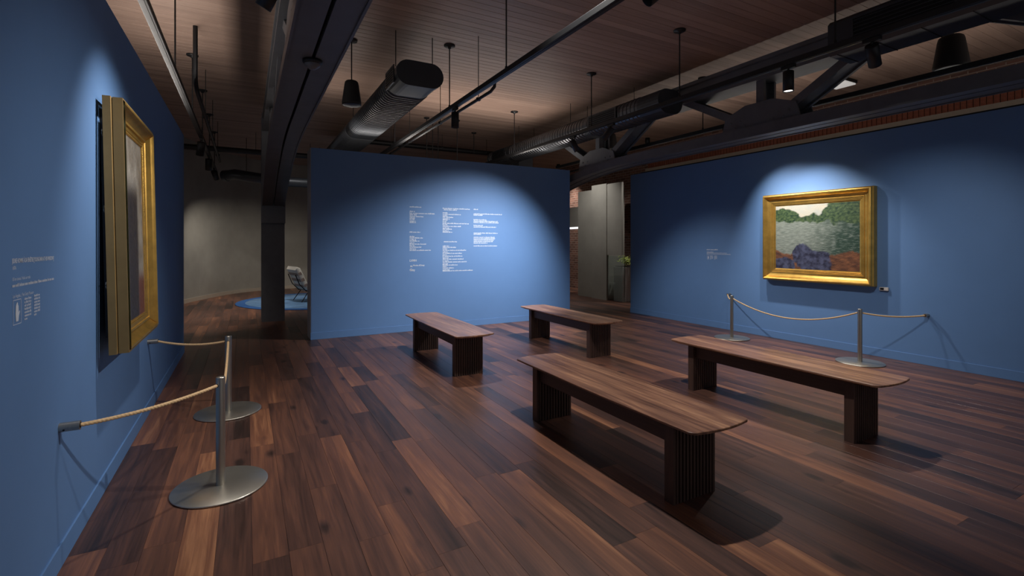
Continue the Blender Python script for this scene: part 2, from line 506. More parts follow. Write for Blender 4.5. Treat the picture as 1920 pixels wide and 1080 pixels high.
# brick wall on the far right, with the soldier course above the lintel
w = MB().box(BRICK_X, BRICK_X + 0.3, -2.5, 18.0, 0, CEIL).build('wall_brick', M['brick_far']); tag(w, kind='structure')
sb = MB().box(-0.03, 0.02, -0.0335, 0.0335, 0, 0.235, 0.004).mesh('brick'); sb.materials.append(M['brick'])
MB().box(BRICK_X - 0.008, BRICK_X + 0.01, 1.0, 10.06, 3.57, 3.83).build('mortar_bed', M['mortar'], w)
yy = 10.0
k = 0
while yy > 1.2 and k < 118:
    o = child('brick', sb, w, (BRICK_X - 0.002, yy, 3.585)); o.rotation_euler = (rng.uniform(-.01, .01), 0, 0)
    yy -= 0.0765; k += 1
MB().box(BRICK_X - 0.12, BRICK_X + 0.01, 0.8, 10.04, 3.40, 3.57).build('lintel', M['trim'], w)

for (ux, uy, uz), usx, usy, ue in FILL_UPLIGHTS:  # trays for the added ceiling uplights, out of sight from below
    t = empty('added_wall_uplight', (ux, uy, WALL_H))
    wn = {-0.88: 'left blue wall', 7.54: 'right blue wall', 3.34: 'credits wall'}[ux]
    tag(t, 'slim added strip uplight hidden on top of the ' + wn, 'light strip', 'added strip uplights on the wall tops')
    MB().box(-usx / 2 - 0.01, usx / 2 + 0.01, -usy / 2 - 0.01, usy / 2 + 0.01, 0, 0.02).box(-usx / 2 - 0.012, -usx / 2 - 0.002, -usy / 2, usy / 2, 0.0, 0.04).build('tray', M['track'], t)
    MB().box(-usx / 2 + 0.005, usx / 2 - 0.005, -usy / 2, usy / 2, 0.02, 0.03).build('diffuser', M['diffuser'], t)

# ------------------------------------------------------------------ steel trusses
def quad_bar(mb, y0, z0, y1, z1, wdt, x0, x1):
    """bar in a y-z plane from (y0,z0) to (y1,z1), width wdt, between x0 and x1"""
    d = Vector((0, y1 - y0, z1 - z0)).normalized(); n_ = Vector((0, -d.z, d.y)) * (wdt / 2)
    P = [Vector((0, y0, z0)) - n_, Vector((0, y1, z1)) - n_, Vector((0, y1, z1)) + n_, Vector((0, y0, z0)) + n_]
    vs = [p + Vector((x0, 0, 0)) for p in P] + [p + Vector((x1, 0, 0)) for p in P]
    mb.add(vs, [(0, 1, 2, 3), (7, 6, 5, 4), (0, 4, 5, 1), (1, 5, 6, 2), (2, 6, 7, 3), (3, 7, 4, 0)])
    return mb

def chord_z(y):
    return 2.94 - (0.047 * (y - 6.5) ** 2 if y > 6.5 else 0)
def truss(x0, label):
    t = empty('steel_truss', (x0, 10.65, 0))
    tag(t, label, 'truss', 'black steel trusses')
    Y0 = -10.65
    ys = [-2.0, 0, 2, 4, 5.5, 6.5] + [6.5 + 0.25 * i for i in range(1, 17)]
    for s in (-1, 1):
        a_, b_ = (-0.19, -0.013) if s < 0 else (0.013, 0.19)
        def ring(k, p, T):
            return [p + Vector((a_, 0, 0)), p + Vector((b_, 0, 0)), p + Vector((b_, 0, 0.13)), p + Vector((a_, 0, 0.13))]
        ch = MB().sweep([(0, yv + Y0, chord_z(yv)) for yv in ys], ring, smooth=False).build('bottom_chord', M['steel'], t)
        lip = MB()
        def ring2(k, p, T):
            e0, e1 = (a_ - 0.006, a_ + 0.012) if s < 0 else (b_ - 0.012, b_ + 0.006)
            return [p + Vector((e0, 0, -0.012)), p + Vector((e1, 0, -0.012)), p + Vector((e1, 0, 0.012)), p + Vector((e0, 0, 0.012))]
        lip.sweep([(0, yv + Y0, chord_z(yv)) for yv in ys], ring2, smooth=False).build('flange_lip', M['steel'], ch)
    MB().box(-0.012, 0.012, -2 + Y0, 10.4 + Y0, 3.03, 3.06).build('slot_filler', M['black'], t)
    tc_ = MB().box(-0.19, 0.19, -2 + Y0, 10.5 + Y0, 3.90, 3.95).box(-0.19, 0.19, -2 + Y0, 10.5 + Y0, 3.66, 3.71).box(-0.14, 0.14, -2 + Y0, 10.5 + Y0, 3.71, 3.90)
    tc_.build('top_chord', M['steel'], t)
    rv = MB()
    for yn in (0.68, 4.08, 7.48):
        zb = chord_z(yn)
        for xs in (-0.13, 0.09):
            MB().box(xs, xs + 0.04, yn - 0.055 + Y0, yn + 0.055 + Y0, zb + 0.12, 3.67).build('post', M['steel'], t)
        MB().box(-0.07, 0.07, yn + 0.02 + Y0, yn + 0.05 + Y0, zb + 0.12, 3.67).build('post_plate', M['steel'], t)
        for xs in (-0.165, 0.145):
            g = MB()
            P = [(yn - 0.56, zb + 0.1), (yn + 0.56, zb + 0.1), (yn + 0.5, zb + 0.32), (yn + 0.2, zb + 0.43), (yn - 0.2, zb + 0.43), (yn - 0.5, zb + 0.32)]
            vs = [(xs, q[0] + Y0, q[1]) for q in P] + [(xs + 0.02, q[0] + Y0, q[1]) for q in P]
            n_ = len(P)
            g.add(vs, [tuple(range(n_ - 1, -1, -1)), tuple(range(n_, 2 * n_))] + [(i, (i + 1) % n_, n_ + (i + 1) % n_, n_ + i) for i in range(n_)])
            g.build('gusset_plate', M['steel'], t)
        for sy in (-1, 1):
            for q in range(4):
                rv.lathe([(0.016, 0), (0.012, 0.008), (0.0, 0.011)], 8, (0, 0, 0))
                cnt = 24
                for i in range(len(rv.v) - cnt, len(rv.v)):
                    vx, vy, vz = rv.v[i]
                    rv.v[i] = (-0.165 - vz, yn + sy * (0.2 + 0.07 * q) + Y0 + vx, zb + 0.17 + (0.06 if q % 2 else 0) + vy)
            yt = yn + sy * 1.3
            for xs in (-0.14, 0.10):
                quad_bar(MB(), yn + sy * 0.36 + Y0, zb + 0.26, yt + Y0, 3.72, 0.1, xs, xs + 0.04).build('diagonal_brace', M['steel'], t)
            quad_bar(MB(), yn + sy * 0.4 + Y0, zb + 0.26, yt + Y0, 3.70, 0.02, -0.1, 0.1).build('batten_plate', M['steel'], t)
    rv.build('rivets', M['steel'], t)['kind'] = 'stuff'
    cz = chord_z(10.4)
    co = MB().box(-0.2, 0.2, -0.2, -0.17, 0, 4.0).box(-0.2, 0.2, 0.17, 0.2, 0, 4.0).box(-0.16, 0.16, -0.17, 0.17, 0, 4.0)
    co.build('column', M['steel'], t)
    MB().box(-0.21, 0.21, -0.26, -0.2, cz - 0.33, cz + 0.35).build('knee_plate', M['steel'], t)
    return t
truss(0.455, 'black riveted steel truss and column between left blue wall and credits wall')
truss(6.1, 'black riveted steel truss running in front of the right blue wall')

# ------------------------------------------------------------------ air ducts
def stadium(wd, ht, n=10, grow=0.0):
    r = ht / 2 + grow; s = wd / 2 - ht / 2
    P = []
    for i in range(n + 1):
        t_ = -math.pi / 2 + math.pi * i / n
        P.append((s + r * math.cos(t_), r * math.sin(t_)))
    for i in range(n + 1):
        t_ = math.pi / 2 + math.pi * i / n
        P.append((-s + r * math.cos(t_), r * math.sin(t_)))
    return P
def duct_body(wd, ht, y0, y1, pitch, ridge):
    mb = MB(); path = []; gr = []
    yv = y0
    while yv < y1:
        path += [yv, yv + pitch * 0.62, yv + pitch * 0.72, yv + pitch * 0.9]
        gr += [0, 0, ridge, ridge]
        yv += pitch
    path.append(y1); gr.append(0)
    def ring(k, p, T):
        return [Vector((q[0], p.y, q[1])) for q in stadium(wd, ht, 10, gr[k])]
    return mb.sweep([(0, q, 0) for q in path], ring, smooth=False)
def collar(wd, ht, y0, y1, grow):
    def ring(k, p, T):
        return [Vector((q[0], p.y, q[1])) for q in stadium(wd, ht, 12, grow)]
    return MB().sweep([(0, y0, 0), (0, y1, 0)], ring, smooth=False)
def grille(parent, x, y0, y1, z0, z1, side=-1):
    g = MB().box(x - 0.004, x + 0.004, y0, y1, z0, z1).build('grille', M['void'], parent)
    fr = MB().box(x - 0.012, x + 0.004, y0 - 0.02, y0, z0 - 0.02, z1 + 0.02).box(x - 0.012, x + 0.004, y1, y1 + 0.02, z0 - 0.02, z1 + 0.02)
    fr.box(x - 0.012, x + 0.004, y0, y1, z0 - 0.02, z0).box(x - 0.012, x + 0.004, y0, y1, z1, z1 + 0.02)
    fr.build('grille_frame', M['duct_dark'], g)
    n_ = 6
    lm = MB().box(-0.008, 0.0, y0, y1, -0.004, 0.004).mesh('louver'); lm.materials.append(M['duct_dark'])
    for i in range(n_):
        child('louver', lm, g, (x - 0.003, 0, z0 + (z1 - z0) * (i + 0.5) / n_))
def rods(parent, pts, z0, z1, r=0.006, mat='track', canopy=False):
    for (x_, y_) in pts:
        rd = MB().cyl((x_, y_, z0), (x_, y_, z1), r, n=8).build('hanger_rod', M[mat], parent)
        if canopy:
            MB().lathe([(0.0, -0.045), (0.02, -0.045), (0.022, -0.02), (0.073, -0.016), (0.075, 0.0), (0.0, 0.0)], 20, (x_, y_, z1)).build('canopy', M['track'], rd)
            MB().lathe([(0.0, -0.01), (0.014, -0.01), (0.014, 0.035), (0.0, 0.04)], 10, (x_, y_, z0)).build('coupler', M['track'], rd)

DZ, DW, DH = 3.585, 0.58, 0.29
dx = 1.88
t = empty('air_duct', (dx, 5.79, DZ)); tag(t, 'flat oval ribbed air duct with rounded end cap hanging over the benches', 'air duct')
duct_body(DW, DH, 0.5, 3.1, 0.085, 0.012).build('duct_shell', M['duct_dark'], t)
duct_body(DW, DH, 3.4, 7.0, 0.085, 0.012).build('duct_shell', M['duct'], t)
collar(DW, DH, 3.1, 3.4, 0.012).build('joint_collar', M['duct_dark'], t)
collar(DW, DH, 0.06, 0.5, 0.002).build('outlet_section', M['duct_dark'], t)
collar(DW, DH, 0.0, 0.09, 0.01).build('end_cap', M['duct_dark'], t)
grille(t, -DW / 2 - 0.004, 0.14, 0.48, -0.09, 0.09)
rods(t, [(-0.24, 0.25), (0.24, 0.25), (-0.24, 3.0), (0.24, 3.0), (0.24, 5.6)], DH / 2 - 0.01, CEIL - DZ, 0.006)

t = empty('air_duct', (5.62, 5.3, 3.65)); tag(t, 'ribbed dark air duct running beside the right truss above credits wall', 'air duct')
duct_body(0.5, 0.36, 0.45, 5.8, 0.09, 0.012).build('duct_shell', M['duct'], t)
collar(0.5, 0.36, 0.0, 0.45, 0.004).build('joint_collar', M['duct_dark'], t)
collar(0.5, 0.36, 1.72, 1.86, 0.01).build('joint_collar', M['duct_dark'], t)
collar(0.5, 0.36, 4.7, 4.82, 0.01).build('joint_collar', M['duct_dark'], t)
grille(t, -0.262, 0.95, 1.65, -0.1, 0.1)
grille(t, -0.262, 4.9, 5.5, -0.1, 0.1)
rods(t, [(-0.2, 2.3), (0.2, 2.3), (-0.2, 4.3), (0.2, 4.3), (0.2, 1.0)], 0.16, CEIL - 3.65, 0.005)

t = empty('air_duct', (5.61, -1.0, 3.65)); tag(t, 'smooth dark air duct with slotted side grille at upper right', 'air duct')
s_ = MB()
def dring(k, p, T):
    return [Vector((q[0], p.y, q[1])) for q in [(-0.2, -0.18), (0.2, -0.18), (0.24, -0.14), (0.24, 0.14), (0.2, 0.18), (-0.2, 0.18), (-0.24, 0.14), (-0.24, -0.14)]]
s_.sweep([(0, -1.0, 0), (0, 3.9, 0)], dring, smooth=False).build('duct_shell', M['duct_dark'], t)
for i in range(12):
    MB().box(-0.205, 0.205, 3.82 - i * 0.36, 3.826 - i * 0.36, -0.186, -0.17).build('seam', M['black'], t)
grille(t, -0.246, 2.85, 3.65, -0.11, 0.11)
rods(t, [(-0.2, 3.1), (-0.2, 2.5), (0.2, 2.5), (-0.05, 3.35)], 0.17, CEIL - 3.65, 0.007)

t = empty('air_duct', (0.3, 14.0, 3.2)); tag(t, 'dark round air duct crossing behind the column before the curved wall', 'air duct')
MB().tube([(-0.75, 0.25, 0.02), (-0.55, 0.1, 0.05), (-0.25, 0, 0), (0.6, 0, -0.08), (5.0, 0, -0.08)], 0.13, 20).build('duct_shell', M['duct_dark'], t)
MB().cyl((-0.8, 0.29, 0.015), (-0.72, 0.23, 0.02), 0.14, n=20).build('end_collar', M['duct_dark'], t)
rods(t, [(-0.3, 0), (1.2, 0)], 0.1, CEIL - 3.2, 0.006)

# ------------------------------------------------------------------ lighting tracks and spots
def track(x, y0, y1, ry, label):
    t = empty('lighting_track', (x, y0, TRK)); tag(t, label, 'lighting track', 'ceiling lighting tracks')
    MB().box(-0.03, 0.03, 0, y1 - y0, -0.02, 0.035, 0.004).build('rail', M['track'], t)
    MB().box(-0.012, 0.012, 0.01, y1 - y0 - 0.01, -0.023, -0.015).build('conductor_slot', M['black'], t)
    rods(t, [(0, q - y0) for q in ry], 0.03, CEIL - TRK, 0.008, canopy=True)
    return t
TXL, TXC, TXR, TX4 = -0.67, 2.40, 4.75, 6.45
track(TXL, -2.0, 14.6, [4.4, 6.3, 8.2, 10.0, 11.8, 13.6], 'black lighting track hanging over the top of the left blue wall')
track(TXC, -2.0, 10.5, [1.0, 2.8, 4.52, 6.15, 8.9], 'black lighting track hanging between ribbed duct and right truss, over benches')
track(TXR, -2.0, 9.9, [0.8, 2.5, 4.33, 6.1, 8.6], 'black lighting track running beside the dark ducts')
track(TX4, -2.0, 9.6, [1.6, 5.4, 7.6], 'black lighting track between right truss and right blue wall')

def aim(o, direction):
    o.rotation_euler = Vector(direction).normalized().to_track_quat('-Z', 'Y').to_euler()

def spot(x, y, target, label, lit=True, energy=0, angle=50, blend=0.7, col=(1, 0.93, 0.84), size=0.05, length=0.17, z=None, soft=0.035, recess=0.94):
    z = TRK if z is None else z
    t = empty('track_spotlight', (x, y, z)); tag(t, label, 'spotlight', 'black cylinder track spotlights')
    MB().box(-0.018, 0.018, -0.07, 0.07, -0.055, -0.02, 0.003).build('adapter', M['track'], t)
    MB().cyl((0, 0, -0.055), (0, 0, -0.1), 0.011, n=10).build('stem', M['track'], t)
    d = (Vector(target) - Vector((x, y, z - 0.15))).normalized()
    piv = Vector((0, 0, -0.11))
    a_ = piv - d * 0.03; b_ = piv + d * length
    h = MB(); n_ = 24
    u = d.orthogonal().normalized(); w_ = d.cross(u)
    prof = [(0.0, 0.0), (size * 0.92, 0.0), (size, 0.012), (size, 1.0), (size * 0.9, 1.0), (size * 0.87, recess)]
    vs, fs = [], []
    for r_, f_ in prof:
        s0 = f_ if f_ in (0.012,) else f_
        P = a_ + (b_ - a_) * s0
        for i in range(n_):
            q = 2 * math.pi * i / n_
            vs.append(P + (u * math.cos(q) + w_ * math.sin(q)) * r_)
    for k in range(len(prof) - 1):
        for i in range(n_):
            j = (i + 1) % n_
            fs.append((k * n_ + i, k * n_ + j, (k + 1) * n_ + j, (k + 1) * n_ + i))
    h.add(vs, fs, True).build('housing', M['track'], t)
    P = a_ + (b_ - a_) * recess
    ring_ = [P + (u * math.cos(2 * math.pi * i / n_) + w_ * math.sin(2 * math.pi * i / n_)) * size * 0.87 for i in range(n_)]
    MB().add(ring_, [tuple(range(n_))]).build('lens', M['lens'] if lit and recess > 0.9 else M['lens_off'], t)
    if energy:
        ld = bpy.data.lights.new('spot_beam', 'SPOT')
        ld.energy = energy; ld.spot_size = math.radians(angle); ld.spot_blend = blend
        ld.color = col; ld.shadow_soft_size = soft
        lo = bpy.data.objects.new('spot_beam', ld); COL.objects.link(lo)
        lo.parent = t
        lo.location = b_ + d * 0.012
        aim(lo, d)
    return t

WARM = (1.0, 0.92, 0.83); NEUT = (1.0, 0.97, 0.94); COOL = (0.93, 0.96, 1.0)
# credits wall
spot(TXR, 5.63, (3.45, YC, 0.3), 'tilted black spotlight under ribbed duct aimed at credits wall', energy=780, angle=84, blend=1.0, col=COOL, recess=0.5)
# benches from above
spot(TXC, 5.95, (2.38, 5.93, 0), 'black spotlight hanging straight down from the middle track', energy=200, angle=92, blend=0.9, col=NEUT, recess=0.4)
spot(TXR, 2.94, (4.75, 2.96, 0), 'black spotlight with lit white lens left of the right truss post', energy=250, angle=92, blend=0.9, col=NEUT)
spot(TXR, 2.2, (XR, 2.9, 0.7), 'wide black spotlight under the slotted duct grille at upper right', energy=115, angle=72, blend=1.0, col=NEUT, recess=0.4)
spot(TXR, 6.6, (6.2, 5.9, 0.0), 'black spotlight under ribbed duct nearest to credits wall top corner', energy=260, angle=92, blend=1.0, col=NEUT, recess=0.5)
# right painting
spot(TX4, 4.95, (XR, 4.25, 1.2), 'black spotlight behind right truss aimed at river painting from the left', energy=165, angle=88, blend=1.0, col=NEUT)
spot(TX4, 4.15, (XR, 4.1, 1.2), 'black spotlight behind right truss aimed at river painting from straight ahead', energy=130, angle=88, blend=1.0, col=NEUT)
# left painting, fixtures on a short track by the left truss
spot(0.16, 3.4, (XL, 4.15, 1.2), 'black spotlight by left truss aimed at the narrow gold framed painting', energy=125, angle=86, blend=1.0, col=NEUT, z=3.25)
spot(TXC, 2.3, (XL, 3.5, 0.35), 'added black spotlight on middle track brightening the left blue wall', energy=185, angle=74, blend=1.0, col=NEUT, recess=0.5)  # added lamp out of view, evens the light on the left wall
t = empty('lighting_track', (0.16, -1.0, 3.25)); tag(t, 'short black lighting track clamped beside the left truss', 'lighting track', 'ceiling lighting tracks')
MB().box(-0.025, 0.025, 0, 4.8, -0.02, 0.03).build('rail', M['track'], t)
for q in (0.4, 2.4, 4.4):
    MB().box(-0.012, 0.1, q, q + 0.04, 0.03, 0.05).build('bracket', M['track'], t)
# lounge
spot(TXL, 9.75, (-1.1, 10.9, 0.0), 'black spotlight nearest of three at the end of left track', energy=200, angle=72, blend=1.0, col=WARM, size=0.06, length=0.2)
spot(TXL, 11.6, (-0.75, 12.7, 0.0), 'black spotlight middle of three at the end of left track', energy=170, angle=80, blend=1.0, col=WARM, size=0.06, length=0.2)
spot(TXL, 13.45, (0.2, 16.0, 0.3), 'black spotlight farthest of three at the end of left track', energy=220, angle=95, blend=1.0, col=WARM, size=0.06, length=0.2)

# ------------------------------------------------------------------ pipes
def pipe(name, label, path, r, hang=(), cat='pipe'):
    o0 = Vector(path[0])
    t = empty(name, o0); tag(t, label, cat)
    P = [Vector(p) - o0 for p in path]
    MB().tube(P, r, 12).build('pipe_run', M['track'], t)
    for q in hang:
        p = Vector(q) - o0
        rd = MB().cyl(p, (p.x, p.y, CEIL - o0.z), 0.005, n=8).build('hanger_rod', M['track'], t)
        MB().lathe([(r + 0.004, -0.02), (r + 0.012, -0.015), (r + 0.012, 0.015), (r + 0.004, 0.02)], 12, (0, 0, 0)).build('clamp', M['track'], rd).location = p
    return t
pipe('conduit', 'dark conduit with an upturned end beside the left lighting track', [(-0.55, 7.1, CEIL), (-0.55, 7.1, 3.56), (-0.55, 7.16, 3.48), (-0.55, 7.3, 3.44), (-0.55, 13.4, 3.44)], 0.026, [(-0.55, 8.8, 3.44), (-0.55, 10.6, 3.44), (-0.55, 12.4, 3.44)])
pipe('sprinkler_pipe', 'thin dark sprinkler pipe running beside the middle lighting track', [(2.62, 5.22, 3.47), (2.62, 5.24, 3.39), (2.62, 5.34, 3.36), (2.62, 10.9, 3.36)], 0.02, [(2.62, 5.7, 3.36), (2.62, 7.1, 3.36), (2.62, 8.7, 3.36), (2.62, 10.0, 3.36)])
pipe('sprinkler_main', 'thick dark pipe crossing under the ceiling beyond the credits wall', [(2.3, 11.25, 3.82), (5.9, 11.25, 3.82)], 0.06, [(3.0, 11.25, 3.84), (4.2, 11.25, 3.84), (5.4, 11.25, 3.84)])
pipe('sprinkler_main', 'thick dark pipe crossing in front of the curved lounge wall', [(-1.6, 13.2, 3.7), (0.9, 13.2, 3.7), (1.5, 13.2, 3.7)], 0.065, [(-0.9, 13.2, 3.7), (0.2, 13.2, 3.7)])
for i, (x_, y_) in enumerate([(3.35, 9.9), (3.55, 10.1), (3.75, 10.3), (4.0, 9.8), (4.8, 10.7)]):
    nm = ['leftmost', 'second', 'third', 'fourth', 'rightmost'][i]
    t = empty('pendant_rod', (x_, y_, CEIL)); tag(t, nm + ' of five thin dark rods hanging behind the credits wall top', 'hanging rod', 'rods behind the credits wall')
    MB().cyl((0, 0, -1.15 if i < 4 else -0.5), (0, 0, -0.01), 0.009, n=8).build('rod', M['track'], t)
    MB().lathe([(0.0, -0.03), (0.055, -0.022), (0.06, 0.0), (0.0, 0.0)], 18).build('canopy', M['track'], t)

# smoke detector under the left truss
t = empty('smoke_detector', (0.455, 4.1, 2.937)); tag(t, 'round dark smoke detector under the left truss', 'smoke detector')
MB().lathe([(0.0, -0.03), (0.06, -0.03), (0.072, -0.02), (0.074, 0.0), (0.0, 0.0)], 28).build('base', M['black'], t)
MB().lathe([(0.0, -0.07), (0.025, -0.068), (0.058, -0.04), (0.06, -0.03)], 28).build('dome', M['steel'], t)

# pendant loudspeakers
def speaker(x, y, zt, h, r, label):
    t = empty('pendant_speaker', (x, y, zt)); tag(t, label, 'speaker', 'pendant loudspeakers')
    MB().lathe([(0.0, 0.0), (r * 0.55, 0.0), (r * 0.68, -0.015), (r * 0.74, -0.05), (r, -h + 0.03), (r * 0.98, -h), (r * 0.9, -h)], 32).build('cabinet', M['speaker'], t)
    MB().lathe([(r * 0.92, -h - 0.002), (r * 0.6, -h - 0.01), (0.0, -h - 0.013)], 32).build('grille', M['duct_dark'], t)
    MB().cyl((0, 0, 0), (0, 0, CEIL - zt), 0.008, n=8).build('rod', M['track'], t)
    MB().lathe([(0.0, -0.035), (0.07, -0.022), (0.075, 0.0), (0.0, 0.0)], 20, (0, 0, CEIL - zt)).build('canopy', M['track'], t)
speaker(1.21, 6.6, 3.63, 0.315, 0.122, 'black pendant loudspeaker between left truss and ribbed duct')
speaker(6.8, 2.38, 3.78, 0.36, 0.16, 'large black pendant loudspeaker under the duct at upper right')
speaker(7.0, 8.3, 3.9, 0.33, 0.14, 'small black pendant loudspeaker behind the far end of right truss')

# small panel light on the ceiling
t = empty('ceiling_panel_light', (8.55, 4.43, CEIL)); tag(t, 'small dim white panel light on ceiling beyond the right truss', 'ceiling light')
MB().box(-0.2, 0.2, -0.17, 0.17, -0.05, 0, 0.01).build('frame', M['track'], t)
MB().box(-0.18, 0.18, -0.15, 0.15, -0.07, -0.05).build('diffuser', M['diffuser'], t)

# ------------------------------------------------------------------ benches
def top_mesh(L=2.0, W=0.5):
    # outline with rounded corners and gently bowed ends and sides
    out = []
    def side(s, y):  # half width at y
        return W / 2 - 0.012 * (2 * abs(y) / L) ** 2
    n = 10; rc = 0.05; bow = 0.022
    # quadrant by quadrant
    def corner(cx, cy, a0):
        for i in range(n + 1):
            q = a0 + (math.pi / 2) * i / n
            out.append((cx + rc * math.cos(q), cy + rc * math.sin(q)))
    wx = W / 2 - 0.012
    ly = L / 2 - bow
    corner(wx - rc, ly - rc, 0)
    for i in range(1, 8):
        q = (wx - rc) * (1 - 2 * i / 8)
        out.append((q, ly + bow * (1 - (q / (wx - rc)) ** 2)))
    corner(-wx + rc, ly - rc, math.pi / 2)
    for i in range(1, 8):
        q = (ly - rc) * (1 - 2 * i / 8)
        out.append((-wx - 0.012 * (1 - (q / (ly - rc)) ** 2), q))
    corner(-wx + rc, -ly + rc, math.pi)
    for i in range(1, 8):
        q = -(wx - rc) * (1 - 2 * i / 8)
        out.append((q, -ly - bow * (1 - (q / (wx - rc)) ** 2)))
    corner(wx - rc, -ly + rc, 1.5 * math.pi)
    for i in range(1, 8):
        q = -(ly - rc) * (1 - 2 * i / 8)
        out.append((wx + 0.012 * (1 - (q / (ly - rc)) ** 2), q))
    return out
def make_bench():
    t = empty('bench', (0, 0, 0))
    O = top_mesh(); n = len(O)
    mb = MB()
    Z = 0.49
    layers = [(1.0, Z - 0.002, 0.003), (1.0, Z, 0.006), (1.0, Z - 0.014, 0.0), (1.0, Z - 0.036, 0.05)]
    def lay(ins, z):
        r = []
        for x_, y_ in O:
            l = math.hypot(x_ / 0.25, y_ / 1.0)
            r.append((x_ - math.copysign(min(ins, abs(x_)), x_) * min(1, abs(x_) / 0.15), y_ - math.copysign(ins, y_) * (1 if abs(y_) > 0.8 else abs(y_) / 0.8), z))
        return r
    rings = [lay(0.05, Z - 0.036), lay(0.0, Z - 0.014), lay(0.0, Z - 0.003), lay(0.003, Z)]
    vs = sum(rings, []); fs = []
    for k in range(3):
        for i in range(n):
            j = (i + 1) % n
            fs.append((k * n + i, k * n + j, (k + 1) * n + j, (k + 1) * n + i))
    fs.append(tuple(range(n - 1, -1, -1))); fs.append(tuple(range(3 * n, 4 * n)))
    mb.add(vs, fs).build('bench_top', M['walnut'], t)
    sl = MB().box(-0.0085, 0.0085, -0.012, 0.0, 0, 0.452, 0.002).mesh('slat'); sl.materials.append(M['walnut_leg'])
    for s in (-1, 1):
        yc = s * 0.745
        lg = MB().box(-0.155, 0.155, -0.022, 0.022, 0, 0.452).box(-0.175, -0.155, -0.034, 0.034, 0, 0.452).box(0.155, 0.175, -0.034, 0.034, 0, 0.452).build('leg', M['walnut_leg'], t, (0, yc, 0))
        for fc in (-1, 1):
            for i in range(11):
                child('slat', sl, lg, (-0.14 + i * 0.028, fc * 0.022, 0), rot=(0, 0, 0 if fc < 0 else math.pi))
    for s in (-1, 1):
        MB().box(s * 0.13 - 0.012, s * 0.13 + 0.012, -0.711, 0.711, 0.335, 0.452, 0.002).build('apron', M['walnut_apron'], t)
    return t
bspots = [(2.32, 2.78, 0, 'dark walnut bench with slatted legs nearest to the camera'),
          (4.17, 2.75, 0, 'dark walnut bench with slatted legs in front of the right painting'),
          (2.23, 5.89, 0, 'dark walnut bench with slatted legs at left, before the credits wall'),
          (4.12, 5.88, 0, 'dark walnut bench with slatted legs nearest to the gap in walls')]
b0 = make_bench()
for i, (x_, y_, a_, lab) in enumerate(bspots):
    o = b0 if i == 0 else copy_tree(b0)
    o.location = (x_, y_, 0); o.rotation_euler = (0, 0, a_)
    tag(o, lab, 'bench', 'walnut gallery benches')

# ------------------------------------------------------------------ stanchions, ropes, wall anchors
def make_stanchion(x, y, label):
    t = empty('rope_stanchion', (x, y, 0)); tag(t, label, 'stanchion', 'brushed metal rope stanchions')
    R = 0.262
    MB().lathe([(0.0, 0.0), (R - 0.006, 0.0), (R, 0.005), (R, 0.009), (R - 0.004, 0.013), (0.03, 0.016), (0.0, 0.016)], 64).build('base_plate', M['brushed_base'], t)
    MB().lathe([(0.0255, 0.015), (0.0255, 0.672), (0.0245, 0.678), (0.0, 0.68)], 28).build('post', M['brushed'], t)
    for q in (0, 1, 2, 3):
        a_ = q * math.pi / 2
    return t
def rope_path(P, sags, n=46):
    out = []
    for i in range(len(P) - 1):
        a_, b_ = Vector(P[i]), Vector(P[i + 1])
        for k in range(n):
            s = k / n
            p = a_.lerp(b_, s); p.z -= sags[i] * 4 * s * (1 - s)
            out.append(p)
    out.append(Vector(P[-1]))
    return out
def resample(P, step):
    out = [P[0]]; acc = 0
    for i in range(len(P) - 1):
        a_, b_ = P[i], P[i + 1]; l = (b_ - a_).length
        while acc + l >= step:
            q = (step - acc) / l
            a_ = a_.lerp(b_, q); out.append(a_.copy()); l = (b_ - a_).length; acc = 0
        acc += l
    out.append(P[-1]); return out
def make_rope(name, P, sags, label, r=0.0095):
    path = resample(rope_path(P, sags), 0.0045)
    n = 15
    def ring(k, p, T):
        u = Vector((0, 0, 1)).cross(T).normalized(); w_ = T.cross(u)
        res = []
        for i in range(n):
            q = 2 * math.pi * i / n
            rr = r * (0.78 + 0.3 * abs(math.cos(1.5 * (q - k * 0.52))))
            res.append(p + (u * math.cos(q) + w_ * math.sin(q)) * rr)
        return res
    o0 = Vector(P[0])
    mb = MB().sweep(path, ring)
    mb.v = [(v[0] - o0.x, v[1] - o0.y, v[2] - o0.z) for v in mb.v]
    o = mb.build(name, M['rope'], None, o0)
    return tag(o, label, 'rope', 'tan barrier ropes')
def anchor(x, y, z, s, label):
    """short metal cup screwed to a wall; s = direction away from the wall along x"""
    t = empty('rope_anchor', (x, y, z)); tag(t, label, 'rope anchor', 'metal rope anchors on the blue walls')
    MB().cyl((0, 0, 0), (s * 0.075, 0, 0), 0.021, n=24).build('cup', M['brushed'], t)
    MB().cyl((s * 0.075, 0, 0), (s * 0.077, 0, 0), 0.0125, n=18).build('mouth', M['hole'], t)
    MB().cyl((s * 0.02, -0.019, -0.008), (s * 0.02, -0.0225, -0.009), 0.004, n=10).build('set_screw', M['hole'], t)
    return t
def eyelets(t, z, dirs):
    for d in dirs:
        d = Vector(d).normalized()
        a_ = Vector((0, 0, z)) + d * 0.0235; b_ = Vector((0, 0, z)) + d * 0.027
        MB().cyl(a_, b_, 0.011, n=16).build('eyelet', M['hole'], t)
RZ = 0.628
